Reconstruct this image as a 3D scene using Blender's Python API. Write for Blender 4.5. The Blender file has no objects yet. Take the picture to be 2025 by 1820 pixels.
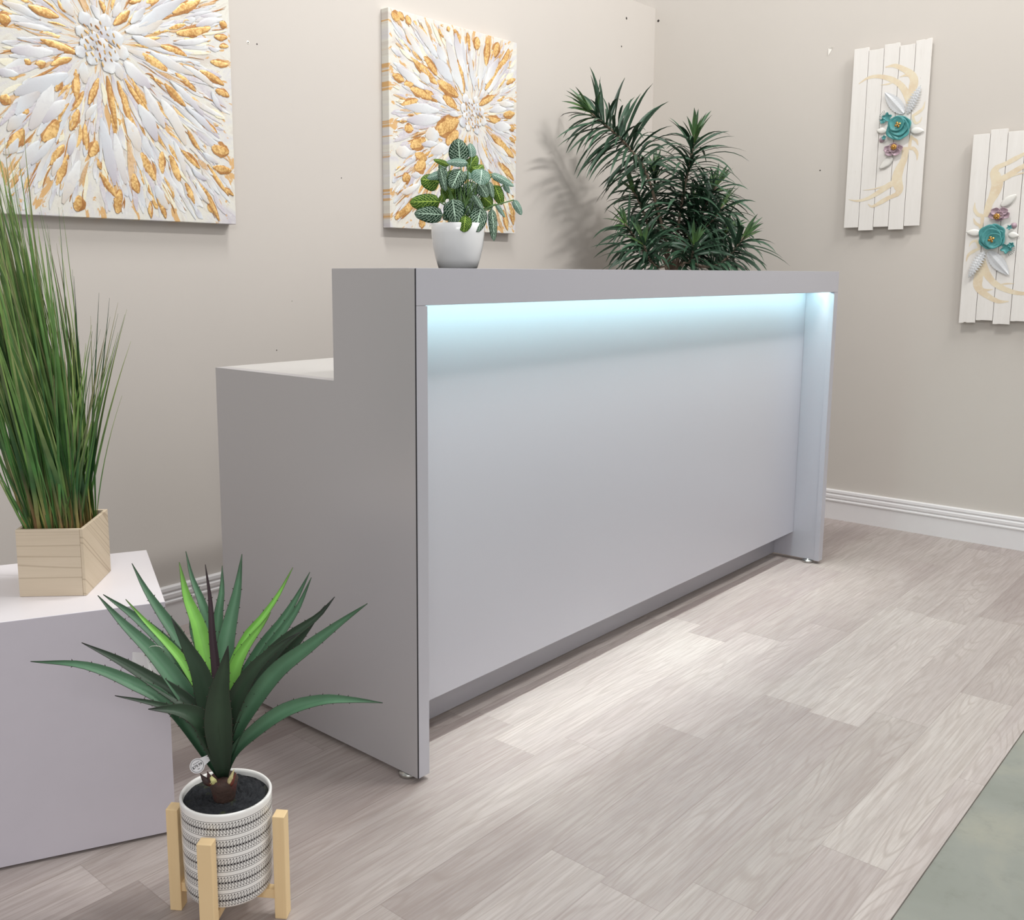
import bpy, bmesh, math, random
from mathutils import Vector, Matrix, noise
CAM={"pos":[-1.3614,-1.35408,1.07713],"r":[0.671337,-0.741152,0.000879],"u":[0.112657,0.103217,0.988258],"f":[0.73254,0.663355,-0.152789],"fl":1905.96,"cx":911.16,"cy":838.07}
DIM={"L":2.1732,"D1":0.2518,"D2":0.702,"hl":0.849,"wl":0.0344,"ht":1.0187,"rec":0.1047,"kh":0.1086,"krec":0.0727,"Yw":1.2232,"Xw":2.8731,"bbh":0.1329}
AGAVE=[[[[-0.5193,-0.0599,0.2614],[-0.5708,0.0015,0.3723],[-0.6158,0.0488,0.4166],[-0.6677,0.1005,0.4476],[-0.7297,0.1573,0.4576]],0.0224,"m"],[[[-0.5193,-0.0599,0.2614],[-0.5276,-0.0435,0.3146],[-0.5455,-0.0169,0.3693],[-0.5828,0.0276,0.4122],[-0.6206,0.0714,0.4489],[-0.6617,0.1176,0.4803]],0.0254,"d"],[[[-0.5193,-0.0599,0.2614],[-0.5322,-0.0284,0.3366],[-0.5518,0.0083,0.4015],[-0.5755,0.0473,0.4575],[-0.6032,0.0887,0.5046],[-0.626,0.1245,0.5503]],0.0298,"m"],[[[-0.5193,-0.0599,0.2614],[-0.5194,-0.0248,0.3372],[-0.5261,0.0114,0.3985],[-0.5404,0.0533,0.4517],[-0.5674,0.1095,0.4991],[-0.5967,0.164,0.5354]],0.0284,"m"],[[[-0.5193,-0.0599,0.2614],[-0.5198,-0.0195,0.3675],[-0.5331,0.0197,0.4301],[-0.5472,0.0494,0.4643],[-0.5652,0.084,0.4985],[-0.5813,0.1166,0.5339]],0.0179,"b"],[[[-0.5193,-0.0599,0.2614],[-0.5092,0.0009,0.3832],[-0.5181,0.058,0.4599],[-0.5273,0.0913,0.4959],[-0.5372,0.129,0.5381],[-0.543,0.16,0.5792]],0.0269,"m"],[[[-0.5193,-0.0599,0.2614],[-0.5239,-0.0538,0.3168],[-0.532,-0.0442,0.3795],[-0.5402,-0.0347,0.4353],[-0.5529,-0.021,0.4786],[-0.5684,-0.0047,0.5276]],0.0373,"d"],[[[-0.5193,-0.0599,0.2614],[-0.4852,0.0002,0.3754],[-0.4662,0.0451,0.4548],[-0.459,0.0752,0.5013],[-0.4575,0.1085,0.543],[-0.4512,0.1356,0.5858]],0.0224,"m"],[[[-0.5193,-0.0599,0.2614],[-0.5048,-0.0284,0.3651],[-0.5021,0.0049,0.4438],[-0.5015,0.0266,0.4922],[-0.5052,0.0506,0.5352],[-0.503,0.0732,0.5903]],0.0334,"b"],[[[-0.5193,-0.0599,0.2614],[-0.5085,-0.0391,0.3634],[-0.5022,-0.0229,0.4357],[-0.4989,-0.0125,0.4793],[-0.4927,-0.0007,0.5376],[-0.4896,0.0144,0.5953]],0.0143,"p"],[[[-0.5193,-0.0599,0.2614],[-0.4933,-0.021,0.3524],[-0.473,0.0146,0.4324],[-0.4556,0.0343,0.4873],[-0.4389,0.0454,0.5294],[-0.4268,0.0596,0.5693]],0.0269,"m"],[[[-0.5193,-0.0599,0.2614],[-0.4953,-0.0295,0.3558],[-0.4724,-0.0062,0.4379],[-0.4541,0.0016,0.4854],[-0.4329,0.0081,0.5363],[-0.4124,0.0195,0.5954]],0.0328,"m"],[[[-0.5193,-0.0599,0.2614],[-0.4824,-0.028,0.383],[-0.4445,-0.0249,0.4572],[-0.4133,-0.0351,0.493],[-0.3841,-0.0435,0.5294],[-0.3555,-0.0486,0.5723]],0.0179,"b"],[[[-0.5193,-0.0599,0.2614],[-0.4977,-0.0438,0.3612],[-0.4763,-0.0424,0.4237],[-0.4577,-0.0487,0.4579],[-0.4326,-0.0614,0.4921],[-0.419,-0.0675,0.5127]],0.0263,"b"],[[[-0.5193,-0.0599,0.2614],[-0.4847,-0.0453,0.357],[-0.4354,-0.0523,0.4394],[-0.3951,-0.0662,0.4893],[-0.3688,-0.0736,0.526],[-0.3425,-0.0791,0.5676]],0.0239,"m"],[[[-0.5193,-0.0599,0.2614],[-0.4831,-0.0586,0.3607],[-0.4394,-0.0729,0.4399],[-0.4078,-0.0875,0.4854],[-0.3845,-0.0981,0.5198],[-0.3602,-0.1048,0.5677]],0.0224,"m"],[[[-0.5193,-0.0599,0.2614],[-0.5091,-0.0579,0.3189],[-0.486,-0.0691,0.3809],[-0.4462,-0.0974,0.4488],[-0.4182,-0.1203,0.4842],[-0.3844,-0.1501,0.5167],[-0.3622,-0.1673,0.5483]],0.0284,"d"],[[[-0.5193,-0.0599,0.2614],[-0.4932,-0.0613,0.3333],[-0.4588,-0.0768,0.3899],[-0.4212,-0.0981,0.4382],[-0.3891,-0.1167,0.4781],[-0.3559,-0.1346,0.5242]],0.0239,"d"],[[[-0.5193,-0.0599,0.2614],[-0.5178,-0.0658,0.3249],[-0.5083,-0.081,0.3828],[-0.4882,-0.1104,0.4438],[-0.4636,-0.1462,0.4859],[-0.4432,-0.1766,0.5122]],0.0284,"d"],[[[-0.5193,-0.0599,0.2614],[-0.5028,-0.0693,0.3205],[-0.4739,-0.0924,0.384],[-0.4445,-0.1186,0.4323],[-0.4083,-0.1546,0.4718],[-0.3723,-0.1903,0.511],[-0.3399,-0.2231,0.5442]],0.0293,"m"],[[[-0.5193,-0.0599,0.2614],[-0.506,-0.0723,0.2941],[-0.4807,-0.0989,0.3317],[-0.4463,-0.1373,0.3682],[-0.4083,-0.1839,0.3875],[-0.376,-0.2269,0.3898],[-0.3479,-0.2654,0.3875]],0.0233,"m"],[[[-0.5193,-0.0599,0.2614],[-0.5261,-0.0662,0.2997],[-0.5353,-0.0758,0.3534],[-0.5416,-0.0915,0.4128],[-0.5427,-0.1083,0.4574],[-0.5446,-0.1264,0.506]],0.0433,"d"],[[[-0.5193,-0.0599,0.2614],[-0.544,-0.0438,0.3335],[-0.5682,-0.0263,0.3693],[-0.6018,-0.0026,0.3905],[-0.6533,0.0322,0.4117]],0.0134,"d"],[[[-0.5193,-0.0599,0.2614],[-0.5261,-0.0629,0.2891],[-0.5404,-0.0639,0.3295],[-0.5602,-0.0608,0.3683],[-0.5888,-0.0506,0.3905],[-0.6345,-0.0356,0.4038]],0.0373,"d"],[[[-0.5193,-0.0599,0.2614],[-0.4924,0.0011,0.3613],[-0.4842,0.0527,0.4286],[-0.482,0.0789,0.4604],[-0.4738,0.0927,0.4878]],0.0179,"m"]]
AGBASE=[-0.5193,-0.0599,0.2614]
FITT=[[[0.2822,0.1368,1.3259],[0.2793,0.14,1.3781],0.0464,0],[[0.3195,0.135,1.34],[0.3265,0.1472,1.3741],0.0227,2],[[0.2869,0.1176,1.324],[0.2452,0.1427,1.3249],0.0201,2],[[0.2743,0.1626,1.3212],[0.2518,0.1906,1.335],0.014,1],[[0.3109,0.139,1.3156],[0.3346,0.1319,1.3462],0.028,1],[[0.2656,0.1594,1.305],[0.2297,0.1902,1.2925],0.0227,2],[[0.2552,0.1748,1.2832],[0.2275,0.2075,1.2918],0.0455,1],[[0.2441,0.163,1.3154],[0.2357,0.1386,1.2611],0.0192,0],[[0.2726,0.1257,1.31],[0.2419,0.1257,1.2675],0.0402,0],[[0.242,0.1612,1.239],[0.1906,0.2057,1.2384],0.0411,1],[[0.2366,0.1467,1.2093],[0.1844,0.1839,1.2118],0.0376,0],[[0.2166,0.1,1.2396],[0.2132,0.0866,1.1893],0.0472,0],[[0.2319,0.0751,1.2046],[0.2223,0.072,1.1693],0.0315,1],[[0.2842,0.0757,1.2271],[0.2521,0.0622,1.1716],0.0394,0],[[0.2995,0.0872,1.3111],[0.2778,0.0727,1.2751],0.0437,2],[[0.2969,0.0963,1.2795],[0.2966,0.0684,1.2485],0.028,0],[[0.316,0.0807,1.2833],[0.3089,0.0619,1.2463],0.0149,0],[[0.3355,0.0906,1.3023],[0.3678,0.049,1.2764],0.0201,2],[[0.3422,0.0917,1.2994],[0.3644,0.0701,1.286],0.0192,1],[[0.3378,0.0821,1.2764],[0.3441,0.0653,1.2332],0.0262,1],[[0.3622,0.0739,1.2792],[0.3746,0.068,1.2608],0.014,2],[[0.3629,0.0469,1.2436],[0.3714,0.0298,1.2107],0.0175,2],[[0.3138,0.0693,1.2233],[0.3005,0.0496,1.1526],0.021,0],[[0.2792,0.0967,1.2548],[0.2756,0.0626,1.2211],0.0157,0],[[0.3349,0.0758,1.2349],[0.3456,0.0572,1.2055],0.0105,2],[[0.2805,0.1187,1.2391],[0.2802,0.0997,1.2077],0.0297,0],[[0.3157,0.1009,1.2521],[0.3294,0.0815,1.2331],0.0332,1],[[0.2644,0.1631,1.2763],[0.2728,0.1471,1.2469],0.0332,1],[[0.3006,0.1251,1.2849],[0.3034,0.1134,1.2469],0.0367,0],[[0.2899,0.1437,1.2751],[0.2904,0.1393,1.2321],0.035,0],[[0.2507,0.1695,1.2382],[0.2615,0.1628,1.2607],0.0175,1],[[0.2776,0.1753,1.3139],[0.273,0.1951,1.3252],0.021,0],[[0.2705,0.1449,1.2261],[0.2511,0.1603,1.2002],0.028,0],[[0.2845,0.1294,1.3044],[0.2884,0.1096,1.2899],0.0192,2],[[0.3248,0.1232,1.3139],[0.3152,0.1476,1.3218],0.0262,1],[[0.3267,0.1011,1.227],[0.3448,0.0981,1.2485],0.028,0],[[0.2848,0.1533,1.2924],[0.2717,0.1651,1.2546],0.0297,0],[[0.3239,0.1317,1.3076],[0.3495,0.126,1.3264],0.0262,1],[[0.3005,0.1343,1.265],[0.3188,0.1176,1.2411],0.0315,1],[[0.2725,0.1611,1.2476],[0.2708,0.1786,1.2759],0.0262,1],[[0.2965,0.1027,1.246],[0.2771,0.104,1.2111],0.0297,0],[[0.3287,0.1077,1.2653],[0.3468,0.1047,1.2869],0.0262,0],[[0.2863,0.1595,1.3066],[0.272,0.1797,1.2863],0.0245,1]]
DRAC=[[[[2.311,0.78,1.114],[2.298,0.799,1.247],[2.275,0.828,1.374],[2.244,0.867,1.51],[2.2,0.908,1.589],[2.155,0.946,1.647],[2.099,0.995,1.705],[2.052,1.031,1.752]],0.5,78,0.21],[[[2.325,0.765,1.114],[2.342,0.762,1.243],[2.361,0.757,1.365],[2.376,0.75,1.462],[2.393,0.74,1.553],[2.403,0.734,1.628],[2.404,0.728,1.662]],0.36,72,0.215],[[[2.421,0.808,1.11],[2.49,0.768,1.221],[2.545,0.751,1.369],[2.578,0.742,1.444]],0.15,60,0.2],[[[2.407,0.824,1.11],[2.398,0.864,1.21],[2.402,0.903,1.369],[2.415,0.924,1.485],[2.422,0.933,1.528]],0.25,52,0.19],[[[2.262,0.757,1.109],[2.203,0.806,1.144],[2.154,0.855,1.234],[2.118,0.882,1.289]],0.3,38,0.17],[[[2.199,0.714,1.073],[2.151,0.744,1.108],[2.115,0.764,1.152],[2.092,0.772,1.211]],0.25,36,0.19],[[[2.247,0.697,1.103],[2.311,0.609,1.108],[2.353,0.549,1.133],[2.386,0.508,1.193],[2.398,0.484,1.232]],0.4,46,0.19],[[[2.226,0.684,1.078],[2.239,0.637,1.133],[2.23,0.618,1.201]],0.2,36,0.19],[[[2.349,0.767,1.109],[2.411,0.755,1.26],[2.461,0.753,1.391]],0.2,44,0.18],[[[2.337,0.748,1.104],[2.403,0.688,1.156],[2.469,0.629,1.217],[2.495,0.61,1.258]],0.3,34,0.17],[[[2.353,0.763,1.109],[2.401,0.731,1.249],[2.454,0.691,1.372],[2.49,0.662,1.459]],0.3,44,0.18],[[[2.286,0.731,1.109],[2.355,0.683,1.231],[2.42,0.63,1.312],[2.45,0.609,1.368]],0.3,38,0.17],[[[2.355,0.806,1.11],[2.322,0.85,1.208],[2.284,0.918,1.389],[2.26,0.941,1.44]],0.35,40,0.17]]
ANT=[[[[0.0268,0.5864],[0.0635,0.6058],[0.1057,0.6063],[0.1528,0.5911],[0.191,0.5658],[0.2207,0.5259],[0.2374,0.4787]],[0.0023,0.0116,0.0162,0.0208,0.0232,0.0278,0.0232]],[[[0.1313,0.6395],[0.1678,0.6399],[0.2053,0.6204],[0.2337,0.5986],[0.2466,0.5723],[0.2411,0.5235],[0.2374,0.4787]],[0.0037,0.0162,0.0208,0.0278,0.0347,0.0278,0.0232]],[[[0.1172,0.5713],[0.1449,0.5715],[0.172,0.5772]],[0.0014,0.0065,0.0046]],[[[0.1891,0.5932],[0.2114,0.5971],[0.2338,0.5964]],[0.0014,0.0093,0.0185]],[[[0.2946,0.4858],[0.2876,0.4596],[0.2666,0.4439],[0.2515,0.4364]],[0.0019,0.0093,0.013,0.0093]],[[[0.2876,0.4281],[0.28,0.4109],[0.2648,0.4056],[0.2547,0.4225],[0.2512,0.441]],[0.0014,0.0074,0.0102,0.0102,0.0093]],[[[0.2798,0.318],[0.2718,0.3369],[0.2577,0.3472],[0.2501,0.3593]],[0.0019,0.0102,0.0102,0.0074]],[[[0.2794,0.2587],[0.2786,0.2839],[0.265,0.3055],[0.2487,0.3137],[0.2501,0.3593]],[0.0019,0.012,0.0139,0.012,0.0093]],[[[0.2329,0.3151],[0.2292,0.2694],[0.2137,0.2289],[0.2061,0.1923],[0.2135,0.1639],[0.2194,0.1449],[0.2091,0.1268]],[0.0278,0.0255,0.0278,0.037,0.0417,0.0347,0.0185]],[[[0.2076,0.1829],[0.1719,0.164],[0.1361,0.1401],[0.0947,0.1186],[0.0519,0.1102],[0.0148,0.1178]],[0.0232,0.0232,0.0194,0.0139,0.0093,0.0019]],[[[0.2157,0.1311],[0.1752,0.1145],[0.139,0.095],[0.1136,0.0843],[0.0962,0.0956]],[0.0185,0.0162,0.0185,0.012,0.0028]],[[[0.1808,0.1705],[0.1348,0.1591],[0.102,0.1539],[0.0733,0.1531]],[0.0102,0.0065,0.0037,0.0014]]]
FLW={"teal":[0.2049,0.3933],"disc":[0.1971,0.4078],"gold":[0.2043,0.4025],"bud":[0.1538,0.4375],"bud2":[0.1363,0.3512],"purple":[0.1878,0.3073],"pgold":[0.1927,0.3162],"lA":[0.1527,0.3845],"lA2":[0.1141,0.3905],"lB":[0.2489,0.3767],"lB2":[0.3004,0.3718],"lC":[0.1852,0.2774],"lC2":[0.136,0.2353],"f1":[0.217,0.4483],"f1b":[0.1379,0.5381],"f2":[0.2306,0.4468],"f2b":[0.2778,0.5495]}
P1W=[[-0.254,1.744,-0.164,1.722,0.021],[-0.228,1.7,-0.131,1.7,0.016],[-0.242,1.633,-0.133,1.646,0.03],[-0.291,1.577,-0.227,1.577,0.021],[-0.24,1.528,-0.096,1.596,0.039],[-0.206,1.445,-0.14,1.564,0.039],[-0.171,1.465,-0.107,1.529,0.032],[-0.239,1.345,-0.184,1.418,0.028],[-0.208,1.357,-0.142,1.429,0.021],[-0.106,1.389,-0.088,1.448,0.021],[-0.131,1.263,-0.077,1.378,0.03],[-0.054,1.485,-0.02,1.53,0.018],[-0.05,1.58,-0.051,1.633,0.028],[0.058,1.605,0.028,1.648,0.028],[0.142,1.596,0.066,1.654,0.039],[0.02,1.32,-0.011,1.497,0.032],[0.052,1.326,0.028,1.46,0.03],[0.1,1.418,0.062,1.505,0.035],[0.132,1.403,0.115,1.462,0.021],[0.155,1.452,0.103,1.545,0.039],[0.182,1.491,0.122,1.597,0.028],[0.248,1.45,0.173,1.568,0.035],[0.313,1.538,0.205,1.623,0.021],[0.364,1.48,0.253,1.557,0.021],[0.353,1.625,0.25,1.672,0.019],[0.283,1.652,0.147,1.692,0.028],[0.181,1.716,0.094,1.724,0.025],[0.189,1.782,0.075,1.734,0.032],[0.254,1.851,0.115,1.755,0.035],[0.179,1.264,0.144,1.328,0.028],[0.357,1.407,0.304,1.433,0.018],[0.314,1.355,0.266,1.385,0.018],[0.243,1.361,0.209,1.457,0.021],[-0.072,1.747,-0.097,1.794,0.032],[0.377,1.561,0.343,1.613,0.018],[0.319,1.287,0.277,1.345,0.018],[0.137,1.807,0.092,1.758,0.021],[-0.176,1.543,-0.24,1.477,0.032],[-0.263,1.436,-0.214,1.48,0.028],[0.298,1.788,0.389,1.823,0.021],[0.223,1.729,0.341,1.759,0.018],[-0.155,1.332,-0.127,1.384,0.018],[-0.276,1.377,-0.238,1.419,0.021],[-0.02,1.784,0.0,1.751,0.021]]
P1G=[[-0.19,1.75,-0.112,1.737,0.021],[0.223,1.81,0.315,1.863,0.025],[0.142,1.822,0.184,1.844,0.021],[0.041,1.745,0.09,1.791,0.018],[0.233,1.757,0.347,1.793,0.026],[0.379,1.814,0.416,1.808,0.018],[0.359,1.77,0.416,1.776,0.016],[0.376,1.745,0.415,1.75,0.012],[0.343,1.697,0.413,1.699,0.018],[0.181,1.715,0.264,1.7,0.018],[0.123,1.684,0.198,1.65,0.032],[0.223,1.647,0.29,1.605,0.016],[0.306,1.666,0.387,1.637,0.019],[0.357,1.618,0.414,1.607,0.018],[0.188,1.613,0.253,1.56,0.018],[-0.14,1.613,-0.083,1.639,0.016],[-0.164,1.673,-0.064,1.654,0.019],[-0.18,1.61,-0.154,1.617,0.014],[-0.209,1.616,-0.192,1.608,0.014],[-0.225,1.697,-0.156,1.694,0.009],[-0.074,1.613,-0.075,1.53,0.019],[-0.011,1.599,-0.043,1.527,0.016],[-0.098,1.454,-0.073,1.51,0.021],[-0.131,1.549,-0.113,1.578,0.014],[0.014,1.609,0.033,1.474,0.016],[0.044,1.6,0.083,1.469,0.016],[0.064,1.609,0.134,1.521,0.014],[0.087,1.613,0.133,1.531,0.011],[-0.269,1.387,-0.223,1.444,0.025],[-0.174,1.419,-0.132,1.476,0.032],[-0.157,1.361,-0.118,1.415,0.019],[-0.057,1.475,-0.056,1.407,0.016],[-0.047,1.391,-0.026,1.434,0.025],[-0.146,1.309,-0.114,1.375,0.021],[-0.025,1.386,-0.019,1.359,0.011],[-0.02,1.348,0.022,1.288,0.016],[0.104,1.415,0.145,1.343,0.028],[0.17,1.424,0.169,1.363,0.021],[0.195,1.416,0.223,1.345,0.025],[0.234,1.434,0.293,1.387,0.016],[0.258,1.492,0.295,1.44,0.014],[0.299,1.529,0.356,1.494,0.021],[0.077,1.356,0.09,1.303,0.025],[0.336,1.451,0.414,1.443,0.035],[0.338,1.394,0.412,1.389,0.021],[0.32,1.401,0.39,1.314,0.012],[-0.093,1.237,-0.083,1.286,0.028],[0.023,1.242,0.035,1.31,0.028],[0.126,1.283,0.127,1.233,0.011],[0.147,1.299,0.173,1.234,0.014],[0.242,1.342,0.27,1.284,0.018],[0.308,1.328,0.354,1.234,0.014],[-0.276,1.517,-0.251,1.504,0.021],[-0.229,1.494,-0.206,1.487,0.021],[-0.269,1.707,-0.237,1.707,0.028],[0.367,1.335,0.413,1.315,0.011],[0.003,1.801,0.016,1.771,0.012],[0.091,1.812,0.127,1.826,0.011],[-0.112,1.778,-0.086,1.751,0.011],[-0.095,1.504,-0.055,1.559,0.011]]
P2W=[[1.106,1.796,1.241,1.744,0.035],[1.142,1.668,1.32,1.675,0.035],[1.156,1.624,1.328,1.649,0.04],[1.099,1.509,1.17,1.516,0.043],[1.248,1.581,1.32,1.589,0.052],[1.224,1.547,1.311,1.556,0.023],[1.279,1.521,1.368,1.55,0.04],[1.123,1.366,1.215,1.403,0.026],[1.664,1.744,1.757,1.75,0.023],[1.609,1.709,1.71,1.727,0.026],[1.637,1.656,1.739,1.661,0.04],[1.619,1.591,1.722,1.549,0.023],[1.205,1.954,1.313,1.864,0.035],[1.297,1.851,1.393,1.791,0.046],[1.361,1.94,1.452,1.756,0.046],[1.41,1.964,1.469,1.824,0.04],[1.452,1.94,1.477,1.77,0.023],[1.494,1.925,1.52,1.776,0.023],[1.563,1.948,1.547,1.78,0.029],[1.662,1.914,1.582,1.807,0.035],[1.727,1.918,1.6,1.776,0.029],[1.145,1.933,1.242,1.842,0.029],[1.218,1.787,1.273,1.769,0.035],[1.377,1.671,1.427,1.671,0.023],[1.539,1.583,1.602,1.487,0.035],[1.321,2.001,1.393,1.919,0.029],[1.177,1.432,1.223,1.436,0.023],[1.28,1.723,1.36,1.701,0.023],[1.494,1.963,1.503,1.883,0.023],[1.313,1.906,1.361,1.85,0.035],[1.685,1.464,1.753,1.398,0.023]]
P2G=[[1.078,1.99,1.123,1.959,0.029],[1.109,1.991,1.145,1.963,0.023],[1.153,1.995,1.178,1.954,0.023],[1.22,1.957,1.273,1.904,0.017],[1.152,1.914,1.181,1.884,0.017],[1.192,1.834,1.312,1.769,0.032],[1.242,1.853,1.312,1.801,0.029],[1.312,1.78,1.427,1.742,0.035],[1.249,1.739,1.312,1.706,0.023],[1.344,1.731,1.418,1.697,0.035],[1.329,1.987,1.345,1.937,0.023],[1.369,1.989,1.377,1.964,0.017],[1.406,1.988,1.439,1.932,0.023],[1.427,1.882,1.46,1.757,0.029],[1.477,1.987,1.494,1.914,0.023],[1.537,1.981,1.528,1.925,0.035],[1.598,1.981,1.586,1.874,0.029],[1.661,1.986,1.635,1.915,0.035],[1.555,1.88,1.547,1.78,0.023],[1.689,1.912,1.582,1.785,0.029],[1.726,1.958,1.663,1.852,0.029],[1.141,1.591,1.186,1.596,0.029],[1.17,1.532,1.248,1.566,0.04],[1.193,1.508,1.255,1.497,0.035],[1.192,1.455,1.247,1.486,0.046],[1.131,1.413,1.169,1.427,0.035],[1.303,1.598,1.427,1.655,0.063],[1.36,1.561,1.427,1.611,0.046],[1.092,1.275,1.199,1.349,0.035],[1.127,1.672,1.21,1.7,0.023],[1.142,1.745,1.188,1.752,0.023],[1.619,1.62,1.77,1.547,0.029],[1.601,1.686,1.674,1.683,0.023],[1.692,1.702,1.777,1.718,0.023],[1.73,1.66,1.778,1.66,0.023],[1.666,1.521,1.762,1.458,0.023],[1.734,1.367,1.764,1.279,0.023],[1.602,1.487,1.686,1.4,0.023],[1.696,1.336,1.726,1.247,0.023],[1.172,1.734,1.28,1.712,0.029],[1.084,1.767,1.143,1.756,0.023],[1.547,1.724,1.636,1.769,0.023],[1.709,1.825,1.775,1.851,0.017],[1.731,1.62,1.779,1.607,0.017],[1.214,1.269,1.246,1.254,0.035],[1.461,1.448,1.496,1.394,0.023]]
P1C=[-0.003,1.691]
P2C=[1.508,1.681]
LEDS=14.0
LEDP=2.2
LEDF=2.6
WCOL=(.985,.99,1.0,1)
WSTR=.54
EXPO=0.0
LIGHTS=[((1.9,-1.9,4.0),(1.2,1.2,1.2),1.2,.12,76,(1,.985,.96)),((.75,-.05,3.9),(1.4,.4,0),1.1,.10,50,(1,.985,.96)),((-3.2,-3.2,3.0),(.2,.2,.5),1.6,1.0,48,(1,.99,.98))]  # last entry is an added fill brightening the desk side and pedestal

rnd=random.Random(7)
COL=bpy.context.scene.collection
V=Vector
def srgb(r,g,b,a=1.0):
    f=lambda c:(c/255/12.92) if c/255<=.04045 else ((c/255+.055)/1.055)**2.4
    return (f(r),f(g),f(b),a)
# ------------------------------------------------------------------ node helper
class NT:
    def __init__(s,name,rough=.5,metal=0.,spec=.5):
        s.m=bpy.data.materials.new(name); s.m.use_nodes=True; s.t=s.m.node_tree
        s.b=s.t.nodes['Principled BSDF']; s.b.inputs['Roughness'].default_value=rough
        s.b.inputs['Metallic'].default_value=metal; s.b.inputs['Specular IOR Level'].default_value=spec
    def n(s,typ,**k):
        nd=s.t.nodes.new(typ)
        for a,b in k.items(): setattr(nd,a,b)
        return nd
    def link(s,a,b): s.t.links.new(a,b)
    def put(s,inp,val):
        if isinstance(val,bpy.types.NodeSocket): s.link(val,inp)
        else: inp.default_value=val
    def math(s,op,a,b=0.,c=0.,clamp=False):
        nd=s.n('ShaderNodeMath',operation=op); nd.use_clamp=clamp
        s.put(nd.inputs[0],a); s.put(nd.inputs[1],b)
        if op in('MULTIPLY_ADD','SMOOTH_MIN','COMPARE'): s.put(nd.inputs[2],c)
        return nd.outputs[0]
    def step(s,x,lo,hi,a=0.,b=1.):
        nd=s.n('ShaderNodeMapRange',interpolation_type='SMOOTHSTEP')
        s.put(nd.inputs[0],x)
        for i,q in enumerate((lo,hi,a,b)): s.put(nd.inputs[i+1],q)
        return nd.outputs[0]
    def mix(s,f,a,b,mode='MIX'):
        nd=s.n('ShaderNodeMix',data_type='RGBA',blend_type=mode)
        s.put(nd.inputs[0],f); s.put(nd.inputs[6],a); s.put(nd.inputs[7],b)
        return nd.outputs[2]
    def xyz(s,vec):
        nd=s.n('ShaderNodeSeparateXYZ'); s.link(vec,nd.inputs[0]); return nd.outputs
    def comb(s,x,y,z=0.):
        nd=s.n('ShaderNodeCombineXYZ')
        for i,q in enumerate((x,y,z)): s.put(nd.inputs[i],q)
        return nd.outputs[0]
    def obj(s): return s.n('ShaderNodeTexCoord').outputs['Object']
    def uv(s): return s.n('ShaderNodeTexCoord').outputs['UV']
    def scale(s,vec,v3):
        nd=s.n('ShaderNodeVectorMath',operation='MULTIPLY'); s.link(vec,nd.inputs[0]); nd.inputs[1].default_value=v3
        return nd.outputs[0]
    def noise(s,vec,sc,det=3.,rough=.5,dist=0.):
        nd=s.n('ShaderNodeTexNoise'); s.put(nd.inputs['Vector'],vec); nd.inputs['Scale'].default_value=sc
        nd.inputs['Detail'].default_value=det; nd.inputs['Roughness'].default_value=rough; nd.inputs['Distortion'].default_value=dist
        return nd.outputs[0]
    def ramp(s,f,stops):
        nd=s.n('ShaderNodeValToRGB'); s.link(f,nd.inputs[0]); e=nd.color_ramp.elements
        while len(e)<len(stops): e.new(.5)
        for el,(p,c) in zip(e,stops): el.position=p; el.color=c
        return nd.outputs[0]
    def base(s,c): s.put(s.b.inputs['Base Color'],c)
    def bump(s,h,strength=.3,dist=.002):
        nd=s.n('ShaderNodeBump'); nd.inputs['Strength'].default_value=strength; nd.inputs['Distance'].default_value=dist
        s.link(h,nd.inputs['Height']); s.link(nd.outputs[0],s.b.inputs['Normal'])
def plain(name,c,rough=.5,metal=0.,var=.04,sc=30.,bump=0.,spec=.5):
    m=NT(name,rough,metal,spec); o=m.obj(); n=m.noise(o,sc,3.)
    dark=tuple(x*(1-var*2) for x in c[:3])+(1,); lite=tuple(min(1,x*(1+var*2)) for x in c[:3])+(1,)
    m.base(m.mix(n,dark,lite))
    if bump: m.bump(n,bump,.001)
    return m.m
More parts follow.
